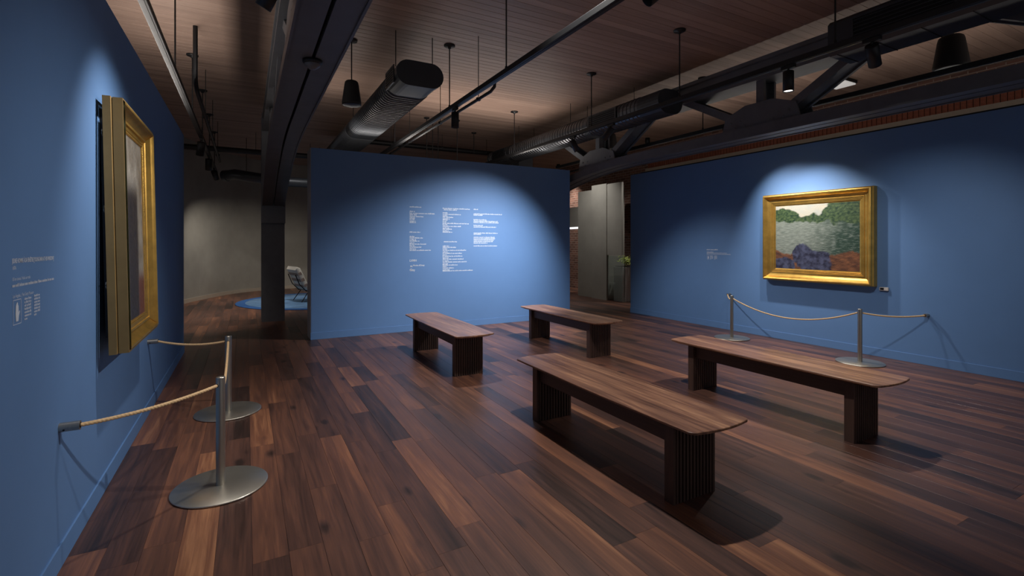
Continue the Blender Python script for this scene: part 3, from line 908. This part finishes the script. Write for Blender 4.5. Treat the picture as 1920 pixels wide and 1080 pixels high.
def barrier(pole_a, pole_b, anc_a, anc_b, s, names, sag):
    ta = make_stanchion(*pole_a, names[0]); tb = make_stanchion(*pole_b, names[1])
    A = Vector((anc_a[0] + s * 0.07, anc_a[1], anc_a[2])); B = Vector((anc_b[0] + s * 0.07, anc_b[1], anc_b[2]))
    pa = Vector((pole_a[0], pole_a[1], RZ)); pb = Vector((pole_b[0], pole_b[1], RZ))
    eyelets(ta, RZ, [A - pa, pb - pa]); eyelets(tb, RZ, [B - pb, pa - pb])
    anchor(*anc_a, s, names[2]); anchor(*anc_b, s, names[3])
    e1 = (A - pa).normalized() * 0.0275; e2 = (pb - pa).normalized() * 0.0275; e3 = (B - pb).normalized() * 0.0275
    make_rope('barrier_rope', [A, pa + e1], [sag[0]], names[4])
    make_rope('barrier_rope', [pa + e2, pb - e2], [sag[1]], names[5])
    make_rope('barrier_rope', [pb + e3, B], [sag[2]], names[6])
barrier((-0.14, 3.5), (-0.142, 5.02), (XL, 2.98, 0.648), (XL, 5.27, 0.64), 1,
        ['brushed metal stanchion with round base nearest to the camera', 'brushed metal stanchion behind the nearest one, by the left wall',
         'metal rope anchor on left wall nearest to the camera', 'metal rope anchor on left wall beyond the narrow painting',
         'tan rope from left wall up to the nearest stanchion', 'tan rope between the two stanchions at the left wall', 'tan rope from farther left stanchion back to left wall'], (0.02, 0.14, 0.03))
barrier((6.79, 3.28), (6.77, 5.11), (XR, 2.81, 0.618), (XR, 5.6, 0.62), -1,
        ['brushed metal stanchion under right corner of the right painting', 'brushed metal stanchion left of the right painting',
         'metal rope anchor on right wall at right of the stanchions', 'metal rope anchor on right wall behind the left stanchion',
         'tan rope from right wall to the stanchion nearest it on the right', 'tan rope sagging below the right painting between two stanchions', 'short tan rope behind the left stanchion at the right wall'], (0.03, 0.19, 0.04))

# ------------------------------------------------------------------ framed pictures
def profile_frame(t, W, H, prof, mat, name='frame_rail', mats=None):
    """mitred rails. prof: list of (inset, depth): inset from the outer edge, depth out of the wall. local x = width, z = height, -y = out"""
    corners = [(-1, -1), (1, -1), (1, 1), (-1, 1)]
    rails = []
    for k in range(4):
        a_, b_ = corners[k], corners[(k + 1) % 4]
        vs = []
        for c_ in (a_, b_):
            for ins, dep in prof:
                vs.append((c_[0] * (W / 2 - ins), -dep, c_[1] * (H / 2 - ins)))
        n = len(prof)
        fs = [(i, i + 1, n + i + 1, n + i) for i in range(n - 1)]
        fs += [(n - 1, 0, n, 2 * n - 1), tuple(range(n - 1, -1, -1)), tuple(range(n, 2 * n))]
        rails.append(MB().add(vs, fs).build(name, mat, t))
    return rails

def canvas_obj(t, w_, h_, depth, fn, nx, nz):
    vs, fs = [], []
    cols = []
    for j in range(nz + 1):
        for i in range(nx + 1):
            u, v = i / nx, j / nz
            vs.append(((u - 0.5) * w_, -depth - 0.0012 * random.random(), (v - 0.5) * h_))
            cols.append(tuple(q * 0.62 for q in fn(u, v)))
    for j in range(nz):
        for i in range(nx):
            a_ = j * (nx + 1) + i
            fs.append((a_, a_ + 1, a_ + nx + 2, a_ + nx + 1))
    b0_ = len(vs)
    mb = MB().add(vs, fs)
    o = mb.build('canvas', M['canvas'], t)
    at = o.data.color_attributes.new('paint', 'FLOAT_COLOR', 'POINT')
    flat = []
    for c_ in cols: flat += [c_[0], c_[1], c_[2], 1.0]
    at.data.foreach_set('color', flat)
    MB().box(-w_ / 2, w_ / 2, -depth + 0.004, -depth + 0.014, -h_ / 2, h_ / 2).build('stretcher_board', M['black'], t)
    return o
m, nt, p = newmat('oil_paint')
at_ = nd(nt, 'ShaderNodeVertexColor', layer_name='paint')
nt.links.new(at_.outputs['Color'], p.inputs['Base Color'])
tcx = nd(nt, 'ShaderNodeTexCoord')
nz_ = nd(nt, 'ShaderNodeTexNoise', i_Scale=140.0, i_Detail=3.0)
nt.links.new(tcx.outputs['Object'], nz_.inputs['Vector'])
bp_ = nd(nt, 'ShaderNodeBump', i_Strength=0.25, i_Distance=0.002)
nt.links.new(nz_.outputs[0], bp_.inputs['Height']); nt.links.new(bp_.outputs[0], p.inputs['Normal'])
p.inputs['Roughness'].default_value = 0.42
M['canvas'] = m

from mathutils import noise as mn
def mixc(a_, b_, f):
    f = max(0.0, min(1.0, f))
    return tuple(x_ * (1 - f) + y_ * f for x_, y_ in zip(a_, b_))
def C(*a_): return srgb(*a_)[:3]
def sm(e0, e1, x_):
    q = max(0.0, min(1.0, (x_ - e0) / (e1 - e0))); return q * q * (3 - 2 * q)
def fbm(x_, y_, s=0.0):
    return mn.fractal(Vector((x_, y_, s)), 0.9, 2.1, 4)
def paint_river(u, v):
    """loose river landscape: pale sky, green banks, rippled water, brown shore"""
    e = fbm(u * 7, v * 7, 3) * 0.06
    rip = fbm(u * 16, v * 90, 5)
    water = mixc(C(146, 154, 142), C(50, 76, 62), sm(0.35, 0.95, u + e * 2 + 0.25 * (0.6 - v)))
    water = mixc(water, C(196, 202, 190), max(0, rip) * 0.55)
    water = mixc(water, C(34, 52, 48), max(0, -rip) * 0.5)
    c_ = water
    bank = mixc(C(34, 62, 42), C(92, 112, 70), 0.5 + fbm(u * 30, v * 34, 9))
    line = 0.77 - 0.07 * u + e
    sky = mixc(C(226, 214, 190), C(196, 200, 192), 0.5 + fbm(u * 5, v * 9, 1) * 0.6)
    top = 0.92 - 0.1 * sm(0.1, 0.4, u) + 0.35 * sm(0.52, 0.8, u) + e
    if v > line - 0.02:
        c_ = mixc(c_, bank, sm(line - 0.02, line + 0.01, v))
    if v > top:
        c_ = mixc(c_, sky, sm(top, top + 0.03, v))
    shore = 0.2 + 0.24 * abs(u - 0.5) ** 1.2 + fbm(u * 6, 2.0, 4) * 0.05
    br = mixc(C(150, 98, 66), C(92, 60, 46), 0.5 + fbm(u * 10 + v * 14, v * 24 - u * 6, 11) * 0.9)
    if v < shore:
        c_ = mixc(br, c_, sm(shore - 0.03, shore, v))
    # dark slate coloured boulder in the shallows
    for (bu, bv, ru, rv) in ((0.5, 0.1, 0.2, 0.2), (0.36, 0.2, 0.13, 0.2), (0.1, 0.06, 0.16, 0.12)):
        q = (abs(u - bu) / ru) ** 2.6 + (abs(v - bv) / rv) ** 2.2 + e * 9
        if q < 1.1:
            c_ = mixc(mixc(C(44, 44, 66), C(92, 96, 124), 0.5 + fbm(u * 18, v * 16, 6) * 0.9), c_, sm(0.8, 1.1, q))
    return c_
def paint_room(u, v):
    """loose interior study: pale light, dark vertical mass, red ground"""
    c_ = mixc(C(206, 200, 188), C(150, 140, 126), 0.5 + fbm(u * 5, v * 6, 2) * 0.7)
    q = sm(0.3, 0.4, u + fbm(u * 4, v * 4, 7) * 0.03) * (1 - sm(0.72, 0.82, u)) * (1 - sm(0.66, 0.8, v))
    c_ = mixc(c_, C(34, 36, 46), q)
    c_ = mixc(c_, C(128, 58, 44), sm(0.28, 0.18, v) * sm(0.7, 0.8, u))
    return mixc(c_, C(112, 98, 86), 0.25 + 0.2 * fbm(u * 20, v * 20, 8))

# picture on the right wall
PW_, PH_ = 1.57, 1.34
t = empty('framed_painting', (XR - 0.006, 4.14, 1.6), math.pi / 2)
t.rotation_euler = (0, 0, -math.pi / 2)
tag(t, 'gold framed oil painting of a green river hanging on the right blue wall', 'painting')
prof = [(0.0, 0.0), (0.0, 0.085), (0.012, 0.1), (0.018, 0.125), (0.03, 0.132), (0.042, 0.128), (0.05, 0.115), (0.07, 0.085), (0.095, 0.07), (0.115, 0.066), (0.118, 0.072), (0.132, 0.072), (0.135, 0.064), (0.15, 0.064), (0.153, 0.057), (0.168, 0.057), (0.171, 0.049), (0.19, 0.045), (0.19, 0.0)]
profile_frame(t, PW_, PH_, prof, M['gold'])
profile_frame(t, PW_ - 0.14, PH_ - 0.14, [(0.0, 0.0), (0.0, 0.02), (0.05, 0.02), (0.05, 0.0)], M['gold_dark'], 'backing_strip')
canvas_obj(t, PW_ - 0.375, PH_ - 0.375, 0.046, paint_river, 190, 150)

# picture on the left wall, leaning a touch
LW, LH = 1.06, 1.505
t = empty('framed_painting', (XL + 0.045, 4.12, 1.605))
t.rotation_euler = (math.radians(-1.2), 0, math.pi / 2)
tag(t, 'tall gold framed painting seen edge on, hanging on the left blue wall', 'painting')
prof = [(0.0, 0.0), (0.0, 0.038), (0.004, 0.043), (0.004, 0.046), (0.004, 0.096), (0.012, 0.102), (0.022, 0.1), (0.03, 0.09), (0.05, 0.062), (0.066, 0.054), (0.07, 0.058), (0.086, 0.058), (0.09, 0.05), (0.112, 0.046), (0.116, 0.04), (0.13, 0.036), (0.13, 0.0)]
profile_frame(t, LW, LH, [(0.0, 0.0), (0.0, 0.038), (0.01, 0.044), (0.0042, 0.046), (0.0042, 0.094), (0.012, 0.0945), (0.02, 0.05), (0.02, 0.0)], M['gold_dull'], 'frame_side')
fr = profile_frame(t, LW - 0.02, LH - 0.02, [(q[0], q[1]) for q in prof[5:]] , M['gold'])
bd = MB()
wI, hI = LW - 0.02 - 0.156, LH - 0.02 - 0.156
def bead(mb, x_, z_, dep, r):
    vs = [(x_ + r, -dep, z_), (x_ - r, -dep, z_), (x_, -dep, z_ + r), (x_, -dep, z_ - r), (x_, -dep - r, z_)]
    mb.add(vs, [(0, 2, 4), (2, 1, 4), (1, 3, 4), (3, 0, 4)], True)
for ins, dep in ((0.0, 0.0565), (0.045, 0.044)):
    w2, h2 = wI - ins * 2, hI - ins * 2
    st = 0.013
    nz2, nx2 = int(h2 / st), int(w2 / st)
    for i in range(nz2 + 1):
        for s in (-1, 1): bead(bd, s * w2 / 2, -h2 / 2 + h2 * i / nz2, dep, 0.0055)
    for i in range(nx2 + 1):
        for s in (-1, 1): bead(bd, -w2 / 2 + w2 * i / nx2, s * h2 / 2, dep, 0.0055)
bd.build('bead_moulding', M['gold'], t)['kind'] = 'stuff'
canvas_obj(t, LW - 0.27, LH - 0.27, 0.034, paint_room, 70, 100)
hb = MB().box(-LW / 2 + 0.09, LW / 2 - 0.09, -0.002, 0.03, -LH / 2 + 0.09, LH / 2 - 0.06).build('backing_board', M['black'], t)
for q in (0.55, 0.1, -0.35):
    MB().tube([(-LW / 2 + 0.075 + 0.02 * math.cos(i * 0.7), 0.016, q + 0.02 * math.sin(i * 0.7)) for i in range(10)], 0.003, 6).build('hanging_ring', M['brushed'], t)

# little sensor below the right picture
t = empty('climate_sensor', (XR, 3.28, 0.905)); tag(t, 'small white climate sensor with dark window below the right painting corner', 'sensor')
MB().box(-0.03, 0.0, -0.06, 0.04, -0.022, 0.022, 0.006).build('case', M['white'], t)
MB().box(-0.0315, -0.029, -0.012, 0.03, -0.014, 0.014).build('display', M['black'], t)

# ------------------------------------------------------------------ lettering on the walls
class Lettering:
    """flat vinyl marks on one wall face, laid out in (along, height)"""
    def __init__(self, place):
        self.mb = MB(); self.place = place
    def bar(self, a0, a1, z0, z1):
        P = self.place
        self.mb.add([P(a0, z0), P(a1, z0), P(a1, z1), P(a0, z1)], [(0, 1, 2, 3)])
    def line(self, a, z, length, h, rg, solid=0.0):
        """unreadably small text: a run of word long marks made of letter strokes"""
        x_ = 0.0
        while x_ < length:
            wl = rg.choice([2, 3, 4, 5, 6, 7, 8]) * h * 0.62
            wl = min(wl, length - x_)
            q = 0.0
            while q < wl - h * 0.15:
                cw = h * rg.choice([0.4, 0.5, 0.55])
                hh = h * rg.choice([0.7, 0.7, 0.7, 1.0])
                self.bar(a + x_ + q, a + x_ + min(q + cw * 0.72, wl), z, z + hh)
                q += cw
            x_ += wl + h * 0.4
    def text(self, s, a, z, size, font_scale_x=1.0, bold=0.0):
        cu = bpy.data.curves.new('lettering', 'FONT'); cu.body = s; cu.size = size
        cu.resolution_u = 2; cu.offset = bold
        o = bpy.data.objects.new('lettering', cu); COL.objects.link(o)
        dg = bpy.context.evaluated_depsgraph_get(); dg.update()
        me = bpy.data.meshes.new_from_object(o.evaluated_get(dg))
        vs = [self.place(a + v.co.x * font_scale_x, z + v.co.y) for v in me.vertices]
        fs = [tuple(p_.vertices) for p_ in me.polygons]
        wd = max((v.co.x for v in me.vertices), default=0) * font_scale_x
        self.mb.add(vs, fs)
        bpy.data.objects.remove(o, do_unlink=True); bpy.data.curves.remove(cu); bpy.data.meshes.remove(me)
        return wd
    def fit(self, s, a, z, size, width, bold=0.0):
        n0 = len(self.mb.v)
        probe = Lettering(lambda q, r: (q, r, 0))
        wd = probe.text(s, 0, 0, size)
        self.text(s, a, z, size, width / wd if wd else 1, bold)
    def piece(self, name, parent):
        o = self.mb.build(name, M['ink'], parent); self.mb = MB()
        return o
    def done(self, name, label, cat='wall text'):
        o = self.mb.build(name, M['ink'])
        return tag(o, label, cat, 'white vinyl wall texts')

rg = random.Random(5)
cw_place = lambda a_, z_: (a_, YC - 0.0015, z_)
def cz(px, py):  # wall point seen at a pixel of the photo: used once to read off measured positions
    k_ = (px - 960) / F_PX; d_ = YC / (CS - k_ * SN)
    return d_ * (SN + k_ * CS), EYE - (py - HOR) / F_PX * d_
def block(parent, rows, h):
    for (px, py, px1) in rows:
        L_ = Lettering(cw_place)
        a_, z_ = cz(px, py); a1, _ = cz(px1, py)
        L_.line(a_, z_ - h / 2, a1 - a_, h, rg)
        L_.piece('text_line', parent)
H1 = 0.021
cr = empty('credits_text', (0, 0, 0)); tag(cr, 'left column of small white credits lettering on the centre blue wall', 'wall text', 'white vinyl wall texts')
block(cr, [(768, 387.5, 790), (768, 396, 778), (768, 399.5, 815), (768, 402.5, 781), (768, 405.5, 794), (768, 408.5, 778), (768, 411.2, 778), (768, 414.2, 780), (768, 416.8, 780),
           (768, 435, 788), (768, 443.3, 777), (768, 446, 793), (768, 449.2, 780), (768, 451.8, 787), (768, 455, 777), (768, 457.6, 800), (768, 460.6, 778), (768, 463.3, 790), (768, 466.5, 780), (768, 469.2, 808)], H1)

cr = empty('logo_lettering', (0, 0, 0)); tag(cr, 'larger white museum and sponsor logos under the left credits column', 'wall logos', 'white vinyl wall texts')
L_ = Lettering(cw_place)
a0_, z0_ = cz(768, 490.5); a1_, _ = cz(781, 488)
L_.fit('LVMH', a0_, z0_, 0.052, a1_ - a0_, 0.0012); L_.piece('sponsor_name', cr)
am, zm = cz(769, 500.5); L_.fit('M', am, zm - 0.006, 0.044, 0.036, 0.001)
am, zm = cz(769, 501); L_.fit('O', am, zm - 0.055, 0.044, 0.036, 0.001); L_.piece('museum_emblem', cr)
am, zm = cz(774.5, 499); ae, _ = cz(796, 498); L_.fit("Musée d'Orsay", am, zm, 0.036, ae - am, 0.0012); L_.piece('museum_name', cr)
am, zm = cz(768, 508.3); ae, _ = cz(778, 508); L_.fit('Getty', am, zm, 0.052, ae - am, 0.0012); L_.piece('museum_name', cr)
cr = empty('credits_text', (0, 0, 0)); tag(cr, 'middle and tallest column of small white credits lettering on centre blue wall', 'wall text', 'white vinyl wall texts')
block(cr, [(830, 390.4, 882), (832, 393, 857), (830, 398.5, 839), (830, 401.4, 864), (830, 404.4, 839), (830, 407, 850), (830, 410, 843), (830, 412.3, 839), (830, 415.3, 837), (830, 418.5, 879), (830, 421, 839), (830, 424, 864),
           (830, 427, 842), (830, 429.5, 848), (830, 432.5, 841), (830, 435, 848), (832, 453, 857), (830, 461.3, 842), (830, 463.7, 855), (830, 466.7, 839), (830, 469.3, 874), (830, 472.4, 839), (830, 475, 867), (830, 478, 838), (830, 480.4, 867),
           (830, 483.5, 841), (830, 486, 869), (830, 489, 841), (830, 491.3, 875), (830, 494.5, 840), (830, 497, 858), (830, 500, 838), (830, 502.6, 851), (830, 505.8, 843), (830, 508, 887)], H1)

cr = empty('credits_text', (0, 0, 0)); tag(cr, 'right column of small white credits lettering on the centre blue wall', 'wall text', 'white vinyl wall texts')
block(cr, [(888, 392.3, 896), (888, 400.7, 941), (888, 403, 905), (888, 411.8, 912), (888, 414.3, 933), (888, 416.8, 935), (888, 422.5, 905), (888, 425.3, 930), (888, 436.7, 933), (888, 439, 903),
           (888, 444.7, 928), (888, 447.4, 928), (888, 450, 926), (888, 452.8, 924), (888, 455.5, 914), (888, 461, 932)], H1)


def hand(L_, a_, z_, w_, h_):
    t_ = 0.0022
    L_.bar(a_, a_ + w_, z_, z_ + t_); L_.bar(a_, a_ + w_, z_ + h_ - t_, z_ + h_); L_.bar(a_, a_ + t_, z_, z_ + h_); L_.bar(a_ + w_ - t_, a_ + w_, z_, z_ + h_)
    pts = [(0.36, 0.12), (0.64, 0.12), (0.70, 0.32), (0.84, 0.5), (0.78, 0.54), (0.66, 0.46), (0.66, 0.74), (0.6, 0.76), (0.58, 0.84), (0.53, 0.88), (0.48, 0.88), (0.44, 0.84), (0.38, 0.8), (0.33, 0.72), (0.3, 0.4)]
    L_.mb.add([L_.place(a_ + p_[0] * w_, z_ + p_[1] * h_) for p_ in pts], [tuple(range(len(pts)))])
def notice(L_, a_, z_, w_, h_, rows):
    st = h_ / rows
    for i in range(rows):
        L_.line(a_, z_ + h_ - (i + 1) * st + st * 0.15, w_ * (1 if i < rows - 1 else 0.4), st * 0.72, rg)
lw_place = lambda a_, z_: (XL + 0.0012, a_, z_)
cap = empty('painting_caption', (0, 0, 0)); tag(cap, 'white lettered caption with hand symbol on the left blue wall', 'wall caption', 'white vinyl wall texts')
L_ = Lettering(lw_place)
L_.fit('JEUNE HOMME À SA FENÊTRE [YOUNG MAN AT HIS WINDOW]', 2.46, 1.428, 0.024, 0.44, 0.0006)
L_.piece('title_lettering', cap)
L_.fit('1876', 2.46, 1.403, 0.019, 0.035)
L_.piece('date_lettering', cap)
L_.fit('Oil on canvas / Huile sur toile', 2.462, 1.362, 0.018, 0.17)
L_.line(2.462, 1.338, 0.44, 0.0125, rg)
L_.piece('details_lettering', cap)
L_.fit('Los Angeles, J. Paul Getty Museum', 2.465, 1.298, 0.018, 0.2)
L_.piece('credit_lettering', cap)
hand(L_, 2.468, 1.196, 0.075, 0.094)
L_.piece('hand_symbol', cap)
notice(L_, 2.574, 1.2, 0.068, 0.092, 7)
L_.piece('notice_lettering', cap)
notice(L_, 2.672, 1.205, 0.064, 0.09, 7)
L_.piece('notice_lettering', cap)
rw_place = lambda a_, z_: (XR - 0.0012, -a_, z_)
cap = empty('painting_caption', (0, 0, 0)); tag(cap, 'white lettered caption with hand symbol on the right blue wall', 'wall caption', 'white vinyl wall texts')
L_ = Lettering(rw_place)
L_.line(-6.095, 1.383, 0.24, 0.02, rg)
L_.piece('title_lettering', cap)
L_.line(-6.09, 1.345, 0.14, 0.013, rg); L_.line(-6.09, 1.33, 0.42, 0.012, rg); L_.line(-6.09, 1.308, 0.5, 0.013, rg)
L_.piece('details_lettering', cap)
hand(L_, -6.085, 1.215, 0.05, 0.075)
L_.piece('hand_symbol', cap)
notice(L_, -6.018, 1.215, 0.062, 0.075, 6)
L_.piece('notice_lettering', cap)
notice(L_, -5.93, 1.215, 0.06, 0.075, 6)
L_.piece('notice_lettering', cap)

# ------------------------------------------------------------------ lounge: rug, chair, table
t = empty('round_rug', (1.8, 13.85, 0)); tag(t, 'round mottled blue rug with darker rim on the lounge floor', 'rug')
MB().lathe([(1.82, 0.0), (2.03, 0.0), (2.05, 0.006), (2.04, 0.014), (1.84, 0.015), (1.82, 0.013)], 96).build('rug_border', M['rug_rim'], t)
MB().lathe([(1.83, 0.0), (1.83, 0.014), (1.0, 0.0145), (0.0, 0.0145)], 96).build('rug_field', M['rug'], t)

ct = empty('lounge_chair', (1.62, 13.7, 0.02), math.radians(12)); tag(ct, 'low cream lounge chair with brown striped back on the blue rug', 'chair')
def cushion(path, half_w, thick, name, mat, y0=0.0):
    mb = MB(); n = 8
    def ring(k, p, T):
        nrm = Vector((-T.z, 0, T.x))
        tk = thick * (0.75 if k in (0, len(path) - 1) else 1.0)
        pts = []
        for yy_, zz_ in [(-1, -0.6), (-1, 0.6), (-0.94, 1), (0.94, 1), (1, 0.6), (1, -0.6), (0.94, -1), (-0.94, -1)]:
            pts.append(p + Vector((0, y0 + yy_ * half_w, 0)) + nrm * (zz_ * tk / 2))
        return pts
    return mb.sweep(path, ring).build(name, mat, ct)
backp = [(-0.62, 0, 0.86), (-0.58, 0, 0.84), (-0.5, 0, 0.68), (-0.42, 0, 0.5), (-0.34, 0, 0.36), (-0.24, 0, 0.31)]
cushion(backp, 0.38, 0.12, 'back_cushion', M['cream'])
cushion([(-0.3, 0, 0.30), (-0.1, 0, 0.31), (0.15, 0, 0.35), (0.33, 0, 0.39), (0.38, 0, 0.4)], 0.38, 0.12, 'seat_cushion', M['cream'])
for i in range(4):
    f0 = 0.12 + i * 0.22
    def bp(f):
        f = f * 4; k = int(f); q = f - k
        P0, P1 = backp[1:][min(k, 4)], backp[1:][min(k + 1, 4)]
        return Vector(P0).lerp(Vector(P1), q)
    pa, pb = bp(f0), bp(f0 + 0.095)
    d = (pb - pa).normalized(); nrm = Vector((d.z, 0, -d.x))
    if nrm.x > 0: nrm = -nrm
    st = MB()
    vs = []
    for off in (0.05, 0.068):
        for P_ in (pa, pb):
            for yy_ in (-0.345, 0.345):
                vs.append(P_ + nrm * off + Vector((0, yy_, 0)))
    st.add(vs, [(0, 1, 3, 2), (4, 6, 7, 5), (0, 4, 5, 1), (2, 3, 7, 6), (0, 2, 6, 4), (1, 5, 7, 3)])
    st.build('back_stripe', M['brown_panel'], ct)
    st2 = MB()
    vs = []
    for yy_ in (-0.384, -0.37):
        for P_ in (pa, pb):
            for off in (-0.03, 0.05):
                vs.append(P_ + nrm * off + Vector((0, yy_, 0)))
    st2.add(vs, [(0, 1, 3, 2), (4, 6, 7, 5), (0, 4, 5, 1), (2, 3, 7, 6), (0, 2, 6, 4), (1, 5, 7, 3)])
    st2.build('side_stripe', M['brown_panel'], ct)
for s in (-1, 1):
    MB().tube([(-0.62, s * 0.3, 0.7), (-0.52, s * 0.3, 0.45), (-0.36, s * 0.3, 0.28), (0.1, s * 0.3, 0.26), (0.32, s * 0.3, 0.31)], 0.012, 8).build('frame_rail', M['black'], ct)
    MB().tube([(-0.3, s * 0.3, 0.27), (-0.48, s * 0.34, 0.008)], 0.011, 8).build('leg', M['black'], ct)
    MB().tube([(0.16, s * 0.3, 0.27), (0.3, s * 0.34, 0.008)], 0.011, 8).build('leg', M['black'], ct)
t = empty('side_table', (2.35, 15.0, 0.015)); tag(t, 'small teal topped side table behind the lounge chair', 'table')
MB().lathe([(0.0, 0.5), (0.33, 0.5), (0.35, 0.51), (0.35, 0.53), (0.34, 0.54), (0.0, 0.54)], 40).build('table_top', M['teal'], t)
MB().lathe([(0.0, 0.0), (0.2, 0.0), (0.2, 0.015), (0.03, 0.03), (0.03, 0.5), (0.0, 0.5)], 24).build('pedestal', M['teal'], t)

# ------------------------------------------------------------------ far right: pier, bulkhead, glass, soffit with cove light
w = MB().box(8.38, 9.0, 10.12, 10.75, 0, 3.1).box(8.47, 9.0, 10.75, 11.5, 0, 3.0).build('wall_pier', M['plaster']); tag(w, kind='structure')
w = MB().box(8.40, 8.46, 9.55, 10.12, 1.2, 3.08).build('wall_bulkhead', M['plaster']); tag(w, kind='structure')
w = MB().box(8.7, 9.8, 11.55, 13.0, 2.02, 2.6).build('trim_soffit', M['plaster']); tag(w, kind='structure')
t = empty('cove_light', (8.69, 12.3, 2.0)); tag(t, 'thin bright cove light strip below the pale soffit in the gap', 'light strip')
MB().box(-0.02, 0.5, -0.68, 0.68, 0.0, 0.02).build('housing', M['white'], t)
MB().box(-0.02, 0.48, -0.66, 0.66, -0.03, 0.0).build('diffuser', M['cove'], t)
t = empty('glass_screen', (8.42, 9.9, 0)); tag(t, 'clear glass screen with thin metal edge below the pale bulkhead', 'glass screen')
MB().box(-0.006, 0.006, -0.45, 0.2, 0.02, 1.18).build('pane', M['glass'], t)
MB().box(-0.012, 0.012, 0.2, 0.225, 0.0, 1.2).build('edge_post', M['brushed'], t)
t = empty('door_leaf', (9.72, 12.75, 0)); tag(t, 'narrow black door panel leaning on the far brick wall', 'door')
MB().box(-0.04, 0.04, -0.25, 0.0, 0.05, 1.25, 0.005).build('panel', M['black'], t)
MB().cyl((-0.06, -0.22, 0.1), (-0.06, -0.22, 1.2), 0.012, n=10).build('pull_bar', M['brushed'], t)
# foliage standing in for trees reflected in the glass, above a pale low pier
t = empty('low_pier', (8.75, 9.76, 0)); tag(t, 'pale low pier behind the glass screen in the gap', 'pier')  # box stands for the pale low pier below the glass
MB().box(-0.28, 0.28, -0.17, 0.17, 0, 0.9, 0.006).build('box_body', M['white'], t)
MB().box(-0.26, 0.26, -0.15, 0.15, 0.9, 0.915).build('dark_cap', M['subfloor'], t)  # dark top added under the foliage
t = empty('tree_foliage', (8.7, 9.72, 0.915)); tag(t, 'yellow green foliage standing in for reflected trees in the gap beside right wall', 'plant')  # leaves stand in for trees mirrored in the glass
lf = MB()
lr = random.Random(3)
for i in range(260):
    c_ = Vector((lr.gauss(0, 0.07), lr.gauss(-0.08, 0.16), max(0.03, lr.gauss(0.16, 0.055))))
    d = Vector((lr.uniform(-1, 1), lr.uniform(-1, 1), lr.uniform(-0.4, 1))).normalized()
    s = d.orthogonal().normalized() * 0.018
    l = d * 0.06
    lf.add([c_, c_ + l * 0.5 + s, c_ + l, c_ + l * 0.5 - s], [(0, 1, 2, 3)])
lf.build('foliage', M['leaf'], t)['kind'] = 'stuff'
MB().cyl((0, 0, 0.0), (0.02, -0.05, 0.16), 0.012, 0.006, n=8).build('stem', M['walnut_leg'], t)

def room_lamp(name, label, loc, target, energy, angle, col):
    """cylinder downlight fixed to the ceiling with its lamp"""
    t = empty(name, loc); tag(t, label, 'ceiling light', 'surface downlights in the side rooms')
    MB().lathe([(0.0, 0.0), (0.06, 0.0), (0.06, -0.14), (0.05, -0.14), (0.045, -0.12)], 24).build('housing', M['track'], t)
    MB().lathe([(0.0, -0.122), (0.046, -0.122)], 24).build('lens', M['lens'], t)
    ld = bpy.data.lights.new('lamp_beam', 'SPOT'); ld.energy = energy; ld.spot_size = math.radians(angle); ld.spot_blend = 0.9; ld.color = col; ld.shadow_soft_size = 0.05
    lo = bpy.data.objects.new('lamp_beam', ld); COL.objects.link(lo); lo.parent = t; lo.location = (0, 0, -0.15)
    aim(lo, Vector(target) - Vector(loc))
room_lamp('downlight', 'black ceiling downlight above the nearest bench', (2.3, 3.2, CEIL), (2.3, 3.22, 0), 430, 92, NEUT)
room_lamp('downlight', 'black downlight grazing the far brick wall in the gap', (9.2, 13.6, CEIL), (9.8, 13.3, 0.9), 200, 75, WARM)
room_lamp('downlight', 'added black downlight brightening the pale pier beyond right wall', (7.3, 10.3, CEIL), (8.5, 10.9, 1.2), 120, 100, NEUT)  # added lamp, brightens pier and soffit
room_lamp('downlight', 'added black downlight brightening the foliage by the brick wall', (8.9, 9.15, CEIL), (8.7, 9.68, 1.0), 150, 60, NEUT)  # added lamp, lifts the stand-in foliage out of shadow
room_lamp('downlight', 'added black downlight over the lounge rug, hidden by the truss', (0.95, 12.2, CEIL), (1.7, 13.8, 0.2), 240, 100, NEUT)  # added lamp hidden behind the truss chord, lights the chair back
